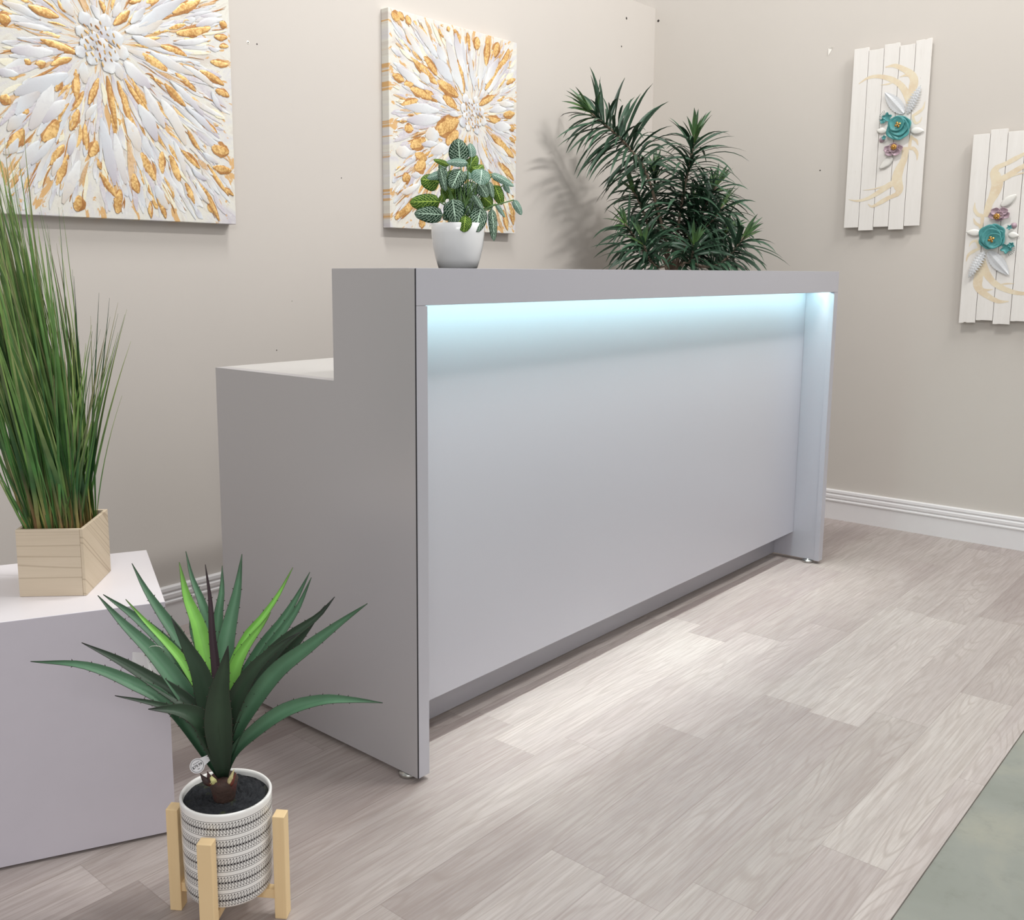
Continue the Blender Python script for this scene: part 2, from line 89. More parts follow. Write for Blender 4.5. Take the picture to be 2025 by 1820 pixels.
# ------------------------------------------------------------------ mesh helper
class MB:
    def __init__(s): s.v=[];s.f=[];s.mi=[];s.uv=[];s.col=[];s.sm=[]
    def add(s,vs,fs,mi=0,uvs=None,cols=None,smooth=False):
        o=len(s.v); s.v+=[tuple(p) for p in vs]
        s.uv+= uvs if uvs else [(0,0)]*len(vs)
        s.col+= cols if cols else [(1,1,1,1)]*len(vs)
        for f in fs: s.f.append([i+o for i in f]); s.mi.append(mi); s.sm.append(smooth)
    def box(s,a,b,mi=0,M=None):
        x0,y0,z0=a;x1,y1,z1=b
        vs=[V((x,y,z)) for z in(z0,z1) for x,y in((x0,y0),(x1,y0),(x1,y1),(x0,y1))]
        if M: vs=[M@p for p in vs]
        s.add(vs,[(3,2,1,0),(4,5,6,7),(0,1,5,4),(1,2,6,5),(2,3,7,6),(3,0,4,7)],mi)
    def prism(s,poly,f,mi=0):
        """poly 2d list, f(u,v,w)->point for w in 0,1"""
        n=len(poly); vs=[f(u,v,0) for u,v in poly]+[f(u,v,1) for u,v in poly]
        s.add(vs,[tuple(range(n))[::-1],tuple(range(n,2*n))]+[(i,(i+1)%n,n+(i+1)%n,n+i) for i in range(n)],mi)
    def lathe(s,prof,c=(0,0,0),n=48,mi=0,smooth=True,capb=True,capt=False):
        vs=[];uvs=[]
        L=[0]
        for a,b in zip(prof,prof[1:]): L.append(L[-1]+math.dist(a,b))
        for k,(r,z) in enumerate(prof):
            for i in range(n+1):
                t=2*math.pi*i/n; vs.append((c[0]+r*math.cos(t),c[1]+r*math.sin(t),c[2]+z)); uvs.append((i/n,L[k]/L[-1]))
        m=n+1; fs=[(k*m+i,k*m+i+1,(k+1)*m+i+1,(k+1)*m+i) for k in range(len(prof)-1) for i in range(n)]
        if capb: fs.append(tuple(range(n))[::-1])
        if capt: fs.append(tuple((len(prof)-1)*m+i for i in range(n)))
        s.add(vs,fs,mi,uvs,None,smooth)
    def tube(s,pts,rs,n=8,mi=0,col=(1,1,1,1)):
        pts=[V(p) for p in pts]; vs=[];up=V((0.31,0.17,.93))
        for i,p in enumerate(pts):
            t=(pts[min(i+1,len(pts)-1)]-pts[max(i-1,0)]).normalized()
            a=t.cross(up); a=a.normalized() if a.length>1e-4 else V((1,0,0)); b=t.cross(a)
            r=rs[i] if isinstance(rs,(list,tuple)) else rs
            vs+=[p+a*r*math.cos(2*math.pi*k/n)+b*r*math.sin(2*math.pi*k/n) for k in range(n)]
        fs=[(i*n+k,i*n+(k+1)%n,(i+1)*n+(k+1)%n,(i+1)*n+k) for i in range(len(pts)-1) for k in range(n)]
        fs+=[tuple(range(n))[::-1],tuple(range(len(pts)*n-n,len(pts)*n))]
        s.add(vs,fs,mi,None,[col]*len(vs),True)
    def build(s,name,mats,parent=None,bevel=0.,solid=0.,sub=0,autos=None):
        me=bpy.data.meshes.new(name); me.from_pydata(s.v,[],s.f); 
        mats=mats if isinstance(mats,(list,tuple)) else [mats]
        for m in mats: me.materials.append(m)
        me.polygons.foreach_set('material_index',s.mi); me.polygons.foreach_set('use_smooth',s.sm)
        ul=me.uv_layers.new(name='UVMap'); ca=me.color_attributes.new('Col','FLOAT_COLOR','POINT')
        ca.data.foreach_set('color',[x for c in s.col for x in c])
        idx=[0]*len(me.loops); me.loops.foreach_get('vertex_index',idx)
        ul.data.foreach_set('uv',[x for i in idx for x in s.uv[i]])
        me.validate(); me.update()
        o=bpy.data.objects.new(name,me); COL.objects.link(o)
        if parent:
            o.parent=parent; o.matrix_parent_inverse=parent.matrix_world.inverted()
        if sub:
            md=o.modifiers.new('sub','SUBSURF'); md.levels=md.render_levels=sub
        if solid:
            md=o.modifiers.new('solid','SOLIDIFY'); md.thickness=solid; md.offset=0
        if bevel:
            md=o.modifiers.new('bev','BEVEL'); md.width=bevel; md.segments=2; md.limit_method='ANGLE'; md.angle_limit=math.radians(40)
        return o
def root(name,loc,label,cat,rz=0.,group=None):
    o=bpy.data.objects.new(name,None); COL.objects.link(o); o.location=loc; o.rotation_euler=(0,0,rz)
    o.empty_display_size=.05
    o['label']=label; o['category']=cat
    if group: o['group']=group
    o.matrix_world=Matrix.Translation(V(loc))@Matrix.Rotation(rz,4,'Z')
    return o
def struct(o): o['kind']='structure'; return o
def smooth_path(pts,n):
    pts=[V(p) for p in pts]; P=[pts[0]*2-pts[1]]+pts+[pts[-1]*2-pts[-2]]
    L=[0]
    for a,b in zip(pts,pts[1:]): L.append(L[-1]+(b-a).length)
    out=[]
    for k in range(n+1):
        d=L[-1]*k/n; i=0
        while i<len(pts)-2 and d>L[i+1]: i+=1
        t=(d-L[i])/max(1e-9,L[i+1]-L[i]); p0,p1,p2,p3=P[i:i+4]
        out.append(.5*((2*p1)+(p2-p0)*t+(2*p0-5*p1+4*p2-p3)*t*t+(3*p1-p0-3*p2+p3)*t**3))
    return out
# ------------------------------------------------------------------ dims
L=DIM['L'];D1=DIM['D1'];D2=DIM['D2'];HL=DIM['hl'];WL=DIM['wl'];HT=DIM['ht'];REC=DIM['rec'];KH=DIM['kh'];KREC=DIM['krec']
YW=DIM['Yw'];XW=DIM['Xw'];BH=DIM['bbh'];H=1.09;G=.012
EDGE=-.898; WT=2.337
# ------------------------------------------------------------------ materials
def wall_mat(name,c1,c2):
    m=NT(name,.75,0,.2); o=m.obj(); n=m.noise(o,1.3,4.,.6); f=m.noise(o,240.,2.)
    sc=m.noise(m.scale(o,(1.,1.,1.)),14.,5.,.7)
    col=m.mix(n,c1,c2); col=m.mix(m.step(sc,.69,.78,0.,.25),col,(.38,.36,.33,1))
    m.base(col); m.bump(m.math('ADD',f,m.math('MULTIPLY',n,2.)),.08,.001); return m.m
M_wall=wall_mat('wall_paint',srgb(200,194,188),srgb(206,200,193))
M_wallr=wall_mat('wall_paint_side',srgb(201,195,187),srgb(207,201,194))
def floor_mat():
    m=NT('vinyl_plank',.42,0,.35); o=m.obj(); X,Y,Z=m.xyz(o)[:3]
    PW=.1235; PL=.92
    yy=m.math('DIVIDE',m.math('SUBTRACT',Y,.017-PW*40),PW); row=m.math('FLOOR',yy); fy=m.math('FRACT',yy)
    wn=m.n('ShaderNodeTexWhiteNoise',noise_dimensions='1D'); m.link(row,wn.inputs['W'])
    xx=m.math('ADD',m.math('DIVIDE',m.math('ADD',X,40.),PL),wn.outputs['Value']); cid=m.math('FLOOR',xx); fx=m.math('FRACT',xx)
    w2=m.n('ShaderNodeTexWhiteNoise',noise_dimensions='2D'); m.link(m.comb(row,cid),w2.inputs['Vector'])
    r=w2.outputs['Value']; rc=m.xyz(w2.outputs['Color'])
    off=m.math('MULTIPLY',r,37.)
    # long streaks
    v1=m.comb(m.math('ADD',m.math('MULTIPLY',X,1.6),off),m.math('ADD',m.math('MULTIPLY',Y,16.),off),0.)
    big=m.noise(v1,1.3,4.,.6,.6)
    v2=m.comb(m.math('ADD',m.math('MULTIPLY',X,3.2),off),m.math('MULTIPLY',Y,80.),off)
    fine=m.noise(v2,2.2,4.,.65,.3)
    # cathedral grain
    v3=m.comb(m.math('ADD',m.math('MULTIPLY',X,.9),off),m.math('MULTIPLY',Y,8.),off)
    fld=m.noise(v3,1.1,1.5,.4,.0)
    ring=m.math('ABSOLUTE',m.math('SUBTRACT',m.math('FRACT',m.math('MULTIPLY',fld,22.)),.5))
    line=m.step(ring,.0,.22,1.,0.)
    base=m.ramp(m.math('ADD',m.math('MULTIPLY',r,.4),m.math('MULTIPLY',big,.6)),
        [(.22,srgb(142,131,126)),(.42,srgb(163,153,148)),(.56,srgb(174,165,160)),(.78,srgb(196,188,182))])
    pink=m.mix(m.math('MULTIPLY',rc[1],.22),base,srgb(184,168,170))
    c=m.mix(m.step(fine,.36,.60,.30,0.),pink,srgb(135,119,110))
    c=m.mix(m.math('MULTIPLY',line,m.math('MULTIPLY',m.step(big,.4,.6),m.math('MULTIPLY',fine,.75))),c,srgb(142,128,120))
    pale=m.noise(m.comb(X,Y,0.),1.5,5.,.65,.4)
    c=m.mix(m.math('MULTIPLY',m.step(pale,.45,.75,0.,.2),m.step(fine,.4,.6,.5,1.)),c,srgb(216,211,203))
    sw=m.step(m.math('MINIMUM',fy,m.math('SUBTRACT',1.,fy)),.004,.012,1.,0.)
    sx=m.step(m.math('MINIMUM',fx,m.math('SUBTRACT',1.,fx)),.0004,.0016,1.,0.)
    seam=m.math('MAXIMUM',sw,sx)
    c=m.mix(m.math('MULTIPLY',seam,.22),c,srgb(110,96,88))
    # stray scuffs and chips
    sp=m.noise(m.comb(X,Y,3.),42.,6.,.75)
    c=m.mix(m.step(sp,.735,.76,0.,.6),c,srgb(225,221,214))
    m.base(c)
    h=m.math('SUBTRACT',m.math('ADD',m.math('MULTIPLY',fine,.6),m.math('MULTIPLY',line,-.35)),m.math('MULTIPLY',seam,.8))
    m.bump(h,.35,.0012)
    m.put(m.b.inputs['Roughness'],m.step(fine,.2,.8,.5,.36))
    return m.m
M_floor=floor_mat()
def conc_mat():
    m=NT('concrete_floor',.55,0,.4); o=m.obj(); a=m.noise(o,2.2,6.,.6,.5); b=m.noise(o,14.,6.,.7)
    c=m.ramp(a,[(.3,srgb(128,131,122)),(.5,srgb(140,142,134)),(.7,srgb(160,157,142))])
    c=m.mix(m.step(b,.5,.75,0.,.5),c,srgb(118,121,112)); m.base(c); m.bump(b,.15,.001); return m.m
M_conc=conc_mat()
M_white=plain('white_paint',srgb(228,226,226),.35,var=.01)
def laminate(name,c,rough=.34,metal=.25):
    m=NT(name,rough,metal,.5); o=m.obj(); n=m.noise(o,900.,2.); b=m.noise(o,1.1,2.)
    k=tuple(x*.93 for x in c[:3])+(1,); q=tuple(x*1.04 for x in c[:3])+(1,)
    m.base(m.mix(b,m.mix(n,k,c),m.mix(n,c,q))); m.bump(n,.03,.0003); return m.m
M_lam=laminate('silver_laminate',srgb(191,191,199))
M_lamside=laminate('silver_laminate_side',srgb(196,194,196),.36)
M_top=plain('worktop_laminate',srgb(205,203,200),.35,var=.01)
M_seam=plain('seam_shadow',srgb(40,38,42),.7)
M_chrome=plain('brushed_steel',srgb(190,190,185),.25,1.)
M_pedtop=plain('gloss_white_laminate',srgb(238,234,238),.25,var=.005)
M_pedfront=plain('pale_grey_laminate',srgb(203,198,207),.3,var=.01)
def emis(name,c,s):
    m=NT(name); m.b.inputs['Base Color'].default_value=c; m.b.inputs['Emission Color'].default_value=c; m.b.inputs['Emission Strength'].default_value=s; return m.m
M_led=emis('led_glow',(.50,.93,.96,1),LEDS)
def wood_mat(name,c1,c2,cl,axis=2,freq=30.,dist=2.5,rot=0.,bump=.3,lo=1.2,ring_=.13):
    m=NT(name,.6,0,.3); o=m.obj()
    mp=m.n('ShaderNodeMapping'); m.link(o,mp.inputs[0]); mp.inputs['Rotation'].default_value=rot if isinstance(rot,tuple) else (0,rot,0)
    p=mp.outputs[0]
    sc=[4.,4.,4.]; sc[axis]=freq
    n=m.noise(m.scale(p,tuple(sc)),1.,4.,.6,.4)
    sc2=[lo,lo,lo]; sc2[axis]=9.
    fld=m.noise(m.scale(p,tuple(sc2)),1.2,2.,.5,.3)
    ring=m.math('ABSOLUTE',m.math('SUBTRACT',m.math('FRACT',m.math('MULTIPLY',fld,dist*6)),.5))
    c=m.mix(n,c1,c2); c=m.mix(m.step(ring,0.,ring_,.42,0.),c,cl); m.base(c); m.bump(m.math('SUBTRACT',n,m.step(ring,0.,ring_,.6,0.)),bump,.0008)
    return m.m
M_boxw=wood_mat('pale_washed_wood',srgb(222,206,184),srgb(204,187,163),srgb(158,138,114),2,110.,3.2,0.,.3,.22,.09)
M_boxw2=wood_mat('pale_washed_wood_diagonal',srgb(222,206,182),srgb(204,186,160),srgb(140,116,88),2,70.,3.4,(0.62,0.1,0.),.3,.4,.10)
M_stand=wood_mat('pine_wood',srgb(240,214,170),srgb(230,198,148),srgb(206,168,114),0,60.,1.5,0.,.1)
def attr_mat(name,rough=.45,trans=0.,spec=.4,nv=.25,sc=60.):
    m=NT(name,rough,0,spec); a=m.n('ShaderNodeAttribute',attribute_name='Col'); n=m.noise(m.obj(),sc,3.)
    k=m.n('ShaderNodeHueSaturation'); m.link(a.outputs['Color'],k.inputs['Color']); m.link(m.step(n,.2,.8,1-nv,1+nv),k.inputs['Value'])
    m.link(k.outputs[0],m.b.inputs['Base Color'])
    return m.m
M_leafcol=attr_mat('artificial_leaf',.42)
M_grass=attr_mat('artificial_grass',.5,nv=.3,sc=25.)
M_agave=attr_mat('agave_leaf',.48,nv=.12,sc=18.)
M_stemd=attr_mat('ringed_cane',.8,nv=.35,sc=150.)
# ------------------------------------------------------------------ room
b=MB(); b.box((-3,EDGE,-.02),(XW+.12,YW+.12,0)); struct(b.build('floor',M_floor))
b=MB(); b.box((-3,-4.5,-.02),(XW+1.,EDGE-.001,-.003)); o=struct(b.build('floor_concrete',M_conc))
b=MB(); b.box((-3,YW,0),(XW,YW+.115,WT)); wb=struct(b.build('wall_back',M_wall))
b=MB(); b.box((XW,-4.5,-.02),(XW+.12,4.2,3.6)); wr=struct(b.build('wall_right',M_wallr))
b=MB(); b.box((.2,1.50,2.30),(3.17-.35,1.56,2.9)); b.box((2.835,1.50,2.30),(XW-.005,1.56,2.9)); struct(b.build('trim_1',M_white))
def baseprof(): # (depth out from wall, z)
    return [(0,0),(.015,0),(.015,BH-.052),(.019,BH-.050),(.019,BH-.045),(.013,BH-.041),(.013,BH-.038),(.017,BH-.034),(.017,BH-.024),(.012,BH-.019),(.012,BH-.016),(.0155,BH-.012),(.014,BH-.003),(.008,BH),(0,BH)]
b=MB(); b.prism(baseprof(),lambda u,v,w:(-3+w*(XW+3-.019),YW-u,v)); struct(b.build('baseboard_back',M_white))
b=MB(); b.prism(baseprof(),lambda u,v,w:(XW-u,YW-w*(YW+4.5),v)); struct(b.build('baseboard_right',M_white))
# small marks on the walls: plug, nails, nail holes
M_dark=plain('nail_dark',srgb(45,38,34),.6); M_plug=plain('plug_white',srgb(240,236,228),.4)
def disc(mb,c,n,r,mi=0,t=.001,k=14):
    n=V(n).normalized(); a=n.cross(V((0,0,1))).normalized(); c=V(c); bb=n.cross(a)
    vs=[c+n*t]+[c+n*t*.7+a*r*.7*math.cos(6.2832*i/k)+bb*r*.7*math.sin(6.2832*i/k) for i in range(k)]+[c+a*r*math.cos(6.2832*i/k)+bb*r*math.sin(6.2832*i/k) for i in range(k)]
    mb.add(vs,[(0,1+i,1+(i+1)%k) for i in range(k)]+[(1+i,1+k+i,1+k+(i+1)%k,1+(i+1)%k) for i in range(k)],mi,smooth=True)
b=MB(); disc(b,(.506,YW-.0002,1.784),(0,-1,0),.0055,0,.0015); disc(b,(.506,YW-.0018,1.784),(0,-1,0),.0018,1,.0006); b.build('wall_plug',[M_plug,M_dark],wb)
for x,z,r in ((.582,.831,.002),(2.622,2.248,.006),(2.586,2.118,.004),(.54,1.785,.0025),(.875,1.404,.002),(.65,.99,.0012)):
    b=MB(); disc(b,(x,YW-.0002,z),(0,-1,0),r); b.build('nail_hole',M_dark,wb)
for y,z,r in ((1.206,2.28,.006),(.378,1.526,.003),(.36,2.025,.004)):
    b=MB(); disc(b,(XW-.0002,y,z),(-1,0,0),r); b.build('nail_hole',M_dark,wr)
b=MB(); b.add([(XW-.001,.372,2.03),(XW-.001,.355,2.025),(XW-.006,.350,2.034),(XW-.002,.37,2.0)],[(0,1,2),(0,3,1)]); b.build('peeled_paint_flake',M_plug,wr,solid=.001)
# ------------------------------------------------------------------ reception desk
desk=root('reception_desk',(L/2,D2/2,0),'long silver grey laminate reception desk with a cyan lit recessed front','desk')
T=WL
def side(x0,x1,name,mat):
    b=MB(); poly=[(.002,G),(D2,G),(D2,HL),(D1,HL),(D1,H-.0005),(.002,H-.0005)]
    b.prism(poly,lambda u,v,w:(x0+w*(x1-x0),u,v)); return b.build(name,mat,desk,bevel=.0006)
side(0,T-.004,'side_panel',M_lamside); side(L-T+.004,L,'side_panel',M_lam)
# front edge bands of the two legs
for x0,x1 in ((.0025,T),(L-T,L)):
    b=MB(); b.box((x0,0,G),(x1,.018,HT-.0035)); b.build('front_trim',M_lam,desk,bevel=.0005)
b=MB(); b.box((.0025,0,HT-.0025),(L,.018,H)); b.build('fascia',M_lam,desk,bevel=.0005)
b=MB(); b.box((.0003,.0004,G),(.0028,.0025,H-.001)); b.build('corner_seam',M_seam,desk)
b=MB(); b.box((T-.003,REC,KH),(L-T+.003,REC+.018,H-.02)); b.build('front_panel',M_lam,desk,bevel=.0004)
b=MB(); b.box((T-.003,REC+KREC,G),(L-T+.003,REC+KREC+.016,KH+.05)); b.build('kick_panel',laminate('kick_laminate',srgb(168,167,173),.35),desk)
b=MB(); b.box((T-.003,REC+.016,KH+.0005),(L-T+.003,REC+KREC+.01,KH+.018)); b.build('bottom_rail',M_lam,desk)
b=MB(); b.box((T-.003,.0185,H-.020),(L-T+.003,D1-.0185,H)); b.box((.0005,.0185,H-.0007),(L-.0005,D1-.001,H)); b.build('counter_top',M_lam,desk)
b=MB(); b.box((T-.003,D1-.018,HL-.02),(L-T+.003,D1,H-.001)); b.build('riser_panel',M_lam,desk)
b=MB(); b.box((T-.004,REC+.0185,HL-.026),(L-T+.004,D2,HL)); b.build('worktop',M_top,desk,bevel=.0005)
for x in (.72,1.45):
    b=MB(); b.box((x,REC+KREC+.02,G),(x+.018,D2-.04,HL-.027)); b.build('support_panel',M_lam,desk)
b=MB(); b.box((T,.040,1.030),(L-T,.050,1.036)); b.build('led_strip',M_led,desk)
b=MB(); b.box((T,.0185,1.0365),(L-T,.072,1.046)); b.build('led_channel',M_white,desk)
for x,y in ((.014,.045),(.014,D2-.06),(L-.026,.045),(L-.026,D2-.06)):
    b=MB(); b.lathe([(.019,0),(.021,.002),(.021,.008),(.018,.0105),(.006,.0108),(.006,G+.001)],(x,y,.0002),28,capt=True); b.build('leveling_foot',M_chrome,desk)
# ------------------------------------------------------------------ pedestal cabinet on the left
pa=math.atan2(.12,-.27)-math.pi # direction of front edge
ax=V((-.27,.125,0)).normalized(); bx=V((-ax.y,ax.x,0)); bx=-bx if bx.y<0 else bx
P0=V((-.447,.222,0)); PWD=.62; PD=.372; PH=.4705
PM=Matrix(((ax.x,bx.x,0,P0.x),(ax.y,bx.y,0,P0.y),(0,0,1,0),(0,0,0,1)))
ped=root('display_pedestal',tuple(PM@V((PWD/2,PD/2,0))),'low white topped pale grey pedestal cabinet under the tall grass planter','pedestal')
b=MB(); b.box((0.002,0.016,.006),(PWD,PD,PH-.0185),M=PM); b.build('carcass',M_pedfront,ped,bevel=.0006)
b=MB(); b.box((0,0,PH-.018),(PWD,PD,PH),M=PM); b.build('top_panel',M_pedtop,ped,bevel=.0006)
b=MB(); b.box((0.0,-.0005,.006),(PWD,.015,PH-.0005),M=PM); b.build('front_panel',M_pedfront,ped,bevel=.0006)
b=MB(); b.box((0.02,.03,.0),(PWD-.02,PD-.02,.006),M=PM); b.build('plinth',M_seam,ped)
# ------------------------------------------------------------------ grass in a wooden box
c0=V((-.530,.362,0)); e1=V((-.090,.088,0)).normalized(); e2=V((-e1.y,e1.x,0)); e2=-e2 if e2.x<0 else e2
BW=.1245;BD=.157;BHT=.131;TB=.007
BM=Matrix(((e1.x,e2.x,0,c0.x),(e1.y,e2.y,0,c0.y),(0,0,1,PH+.0003),(0,0,0,1)))
gp=root('potted_grass',tuple(BM@V((BW/2,BD/2,0))),'tall artificial green grass in a square pale wooden box on the pedestal','potted grass')
for i,(a,c,m) in enumerate((((TB*.9,0,0),(BW,TB,BHT),M_boxw),((0,0,0),(TB*.88,BD,BHT),M_boxw2),((TB*.9,BD-TB,0),(BW-TB*.9,BD,BHT),M_boxw),((BW-TB*.88,TB*1.02,0),(BW,BD,BHT),M_boxw2))):
    # board meshes kept in their own local frame so the grain follows each board
    b=MB(); b.box(a,c); o=b.build('side_board',m,None,bevel=.0008)
    o.matrix_world=BM; o.parent=gp; o.matrix_parent_inverse=gp.matrix_world.inverted()
b=MB(); b.box((TB,TB,.003),(BW-TB,BD-TB,BHT-.03),M=BM); b.build('filler',plain('dark_filler',srgb(45,36,28),.9),gp)
R_=V(CAM['r']); U_=V((0,0,1)); Fh=V((CAM['f'][0],CAM['f'][1],0)).normalized(); Rh=V((Fh.y,-Fh.x,0))
GB=MB()
def blade(mb,base,tip,w,cb,cm,ct,curve=V((0,0,0)),face=None,n=8,vfold=.2):
    base=V(base);tip=V(tip); mid=(base+tip)*.5+curve
    t0=(tip-base).normalized(); face=face or -Fh
    vs=[];cols=[]
    for i in range(n+1):
        t=i/n; p=base*(1-t)**2+mid*2*t*(1-t)+tip*t*t
        sd=t0.cross(face).normalized(); ww=w*.5*(min(1,.55+t*1.6) if t<.3 else 1)*(1-max(0,(t-.35)/.65)**1.15)+.0002
        nn=sd.cross(t0)
        vs+=[p-sd*ww,p+nn*ww*vfold,p+sd*ww]
        c=tuple(cb[k]*(1-t/.2)+cm[k]*t/.2 for k in range(3)) if t<.2 else tuple(cm[k]*(1-(t-.2)/.8)+ct[k]*(t-.2)/.8 for k in range(3))
        cols+=[c+(1,)]*3
    fs=[(3*i+j,3*i+j+1,3*i+j+4,3*i+j+3) for i in range(n) for j in(0,1)]
    mb.add(vs,fs,0,None,cols,True)
lin=lambda *c: srgb(*c)[:3]
GD=[lin(62,116,54),lin(44,94,50),lin(78,132,66),lin(38,74,44),lin(98,140,66)]; GT=[lin(140,166,92),lin(160,172,108),lin(112,148,80),lin(92,118,70),lin(166,158,118)]; GBs=[lin(190,160,100),lin(150,140,80),lin(80,105,50),lin(170,125,85)]
def inbox():
    p=BM@V((rnd.uniform(.012,BW-.012),rnd.uniform(.012,BD-.012),BHT-.03)); return p
def lateral(p): return (p-V(CAM['pos'])).dot(Rh)
def face(): 
    a=rnd.uniform(-.9,.9); return (-Fh*math.cos(a)+Rh*math.sin(a)+V((0,0,.15))).normalized()
for i in range(360):
    p=inbox(); s=rnd.random()
    cen=BM@V((BW/2,BD/2,0)); q=(p-cen).dot(Rh) # -0.07..0.07
    if q>.045 and s<.75: continue
    hh=rnd.triangular(.34,.80,.70)*(1 if q<.02 else .82)
    lat=-.052+q*.25-rnd.triangular(0,.085,.02)*(hh/.7)+rnd.gauss(0,.018)
    tip=p+V((0,0,hh))+Rh*lat+Fh*rnd.gauss(-.01,.05)
    blade(GB,p,tip,rnd.uniform(.0024,.0052) if s<.68 else rnd.uniform(.006,.0105),rnd.choice(GBs),rnd.choice(GD),rnd.choice(GT),Rh*rnd.gauss(.012,.014)+Fh*rnd.gauss(0,.01),face())
for i in range(70): # shorter sprays leaning outwards to the left
    p=inbox(); cen=BM@V((BW/2,BD/2,0)); q=(p-cen).dot(Rh); p=p-Rh*max(0,q+.03)
    hh=rnd.uniform(.12,.48); tip=p+V((0,0,hh))-Rh*rnd.uniform(.02,.12)*(hh/.3)**.5+Fh*rnd.gauss(-.02,.05)
    blade(GB,p,tip,rnd.uniform(.002,.005),rnd.choice(GBs),rnd.choice(GD),rnd.choice(GT),-Rh*rnd.uniform(-.01,.02),face())
for i in range(62): # right-hand clump fanning to the right
    p=inbox(); cen=BM@V((BW/2,BD/2,0)); q=(p-cen).dot(Rh); p=p+Rh*(min(.05,max(q,.02))-q)
    p.z=PH+BHT-.03; hh=rnd.triangular(.18,.47,.42); big=rnd.random()<.42
    tip=p+V((0,0,hh))+Rh*(rnd.uniform(.055,.135)*(hh/.45) if big else rnd.uniform(-.03,.03))+Fh*rnd.gauss(0,.03)
    blade(GB,p,tip,rnd.uniform(.0018,.0055),rnd.choice(GBs),rnd.choice(GD),rnd.choice(GT[:2]+GT[3:]),Rh*(-.018 if big else 0),face())
for hh,dx,w in ((.502,.008,.006),(.40,.0,.004),(.47,.055,.004),(.46,.075,.004)):
    p=BM@V((BW*.3,BD*.8,BHT-.03)); blade(GB,p,p+V((0,0,hh))+Rh*(dx-.0),w,GBs[1],GD[1],GD[3],Rh*(.004),-Fh)
GB.build('foliage',M_grass,gp)
# ------------------------------------------------------------------ plant stand, patterned pot, agave
SC=V((-.510,-.052,0)); LR=.0865
dA=(V((-.461,-.121,0))-V((-.559,.017,0))).normalized(); dB=V((-dA.y,dA.x,0))
st=root('plant_stand',tuple(SC),'four legged light pine plant stand holding the patterned pot','plant stand')
LS=.0245; LH=.186
def legM(d): # local x = radial
    n=V((-d.y,d.x,0)); p=SC+d*(LR+.006); return Matrix(((d.x,n.x,0,p.x),(d.y,n.y,0,p.y),(0,0,1,0),(0,0,0,1)))
for d in (dA,-dA,dB,-dB):
    b=MB(); b.box((-LS*.42,-LS*.5,0),(LS*.42,LS*.5,LH)); o=b.build('leg',M_stand,None,bevel=.0012); o.matrix_world=legM(d); o.parent=st; o.matrix_parent_inverse=st.matrix_world.inverted()
BZ=.034
for d,z0,z1 in ((dA,BZ,BZ+.016),(dB,BZ+.0005,BZ+.0155)):
    n=V((-d.y,d.x,0)); M=Matrix(((d.x,n.x,0,SC.x),(d.y,n.y,0,SC.y),(0,0,1,0),(0,0,0,1)))
    if d is dA: b=MB(); b.box((-LR,-.008,z0),(LR,.008,z1)); bs=[b]
    else:
        b=MB(); b.box((-LR,-.008,z0),(-.0085,.008,z1)); b.box((.0085,-.008,z0),(LR,.008,z1)); bs=[b]
    for b in bs:
        o=b.build('cross_bar',M_stand,None,bevel=.0008); o.matrix_world=M; o.parent=st; o.matrix_parent_inverse=st.matrix_world.inverted()
PZ=BZ+.0165; PTH=.2205-PZ; PR=.0755
def pot_mat():
    m=NT('patterned_ceramic',.22,0,.5); u,v_=m.xyz(m.uv())[:2]
    o=m.xyz(m.obj()); z=o[2]
    # z: height above pot foot (object origin at foot)
    NB=5; pitch=.0318; off=.0175
    t=m.math('DIVIDE',m.math('SUBTRACT',z,off-.0159),pitch); bi=m.math('FLOOR',t); w=m.math('MULTIPLY',m.math('SUBTRACT',m.math('SUBTRACT',t,bi),.5),pitch) # -.014..+.014 around the band centre
    aw=m.math('ABSOLUTE',w)
    l1=m.step(m.math('ABSOLUTE',m.math('SUBTRACT',aw,.0122)),.00025,.0006,1.,0.)
    l0=m.step(aw,.0003,.00065,1.,0.)
    sh=m.math('ADD',m.math('MULTIPLY',u,92.),m.math('MULTIPLY',aw,-75.))
    x=m.math('SUBTRACT',m.math('FRACT',sh),.5)
    # leaf loop
    yy=m.math('DIVIDE',m.math('SUBTRACT',aw,.0051),.0046)
    rr=m.math('SQRT',m.math('ADD',m.math('POWER',m.math('DIVIDE',x,m.math('ADD',.36,m.math('MULTIPLY',yy,-.07))),2.),m.math('POWER',m.math('ABSOLUTE',yy),2.2)))
    lf=m.step(m.math('ABSOLUTE',m.math('SUBTRACT',rr,1.)),.14,.27,1.,0.)
    msk=m.math('MAXIMUM',m.math('MAXIMUM',l0,l1),lf)
    ok=m.math('MULTIPLY',m.math('LESS_THAN',bi,4.5),m.math('GREATER_THAN',bi,-.5))
    rad=m.math('SQRT',m.math('ADD',m.math('POWER',o[0],2.),m.math('POWER',o[1],2.)))
    ok=m.math('MULTIPLY',ok,m.math('GREATER_THAN',rad,.0708))
    m.base(m.mix(m.math('MULTIPLY',msk,ok),srgb(244,243,240),srgb(30,28,34))); return m.m
ag=root('potted_agave',(SC.x,SC.y,PZ),'spiky artificial agave in a white pot with black leaf bands on the pine stand','potted plant')
b=MB(); prof=[(.060,0),(.066,.001),(.0705,.005),(.0725,.012),(.0745,.09),(.0755,PTH-.006),(.0758,PTH-.002),(.0742,PTH),(.0712,PTH-.0008),(.0700,PTH-.005),(.0695,PTH-.03)]
b.lathe(prof,(0,0,0),96); o=b.build('pot',pot_mat(),None); o.location=(SC.x,SC.y,PZ); o.rotation_euler=(0,0,2.1)
bpy.context.view_layer.update(); o.parent=ag; o.matrix_parent_inverse=ag.matrix_world.inverted()
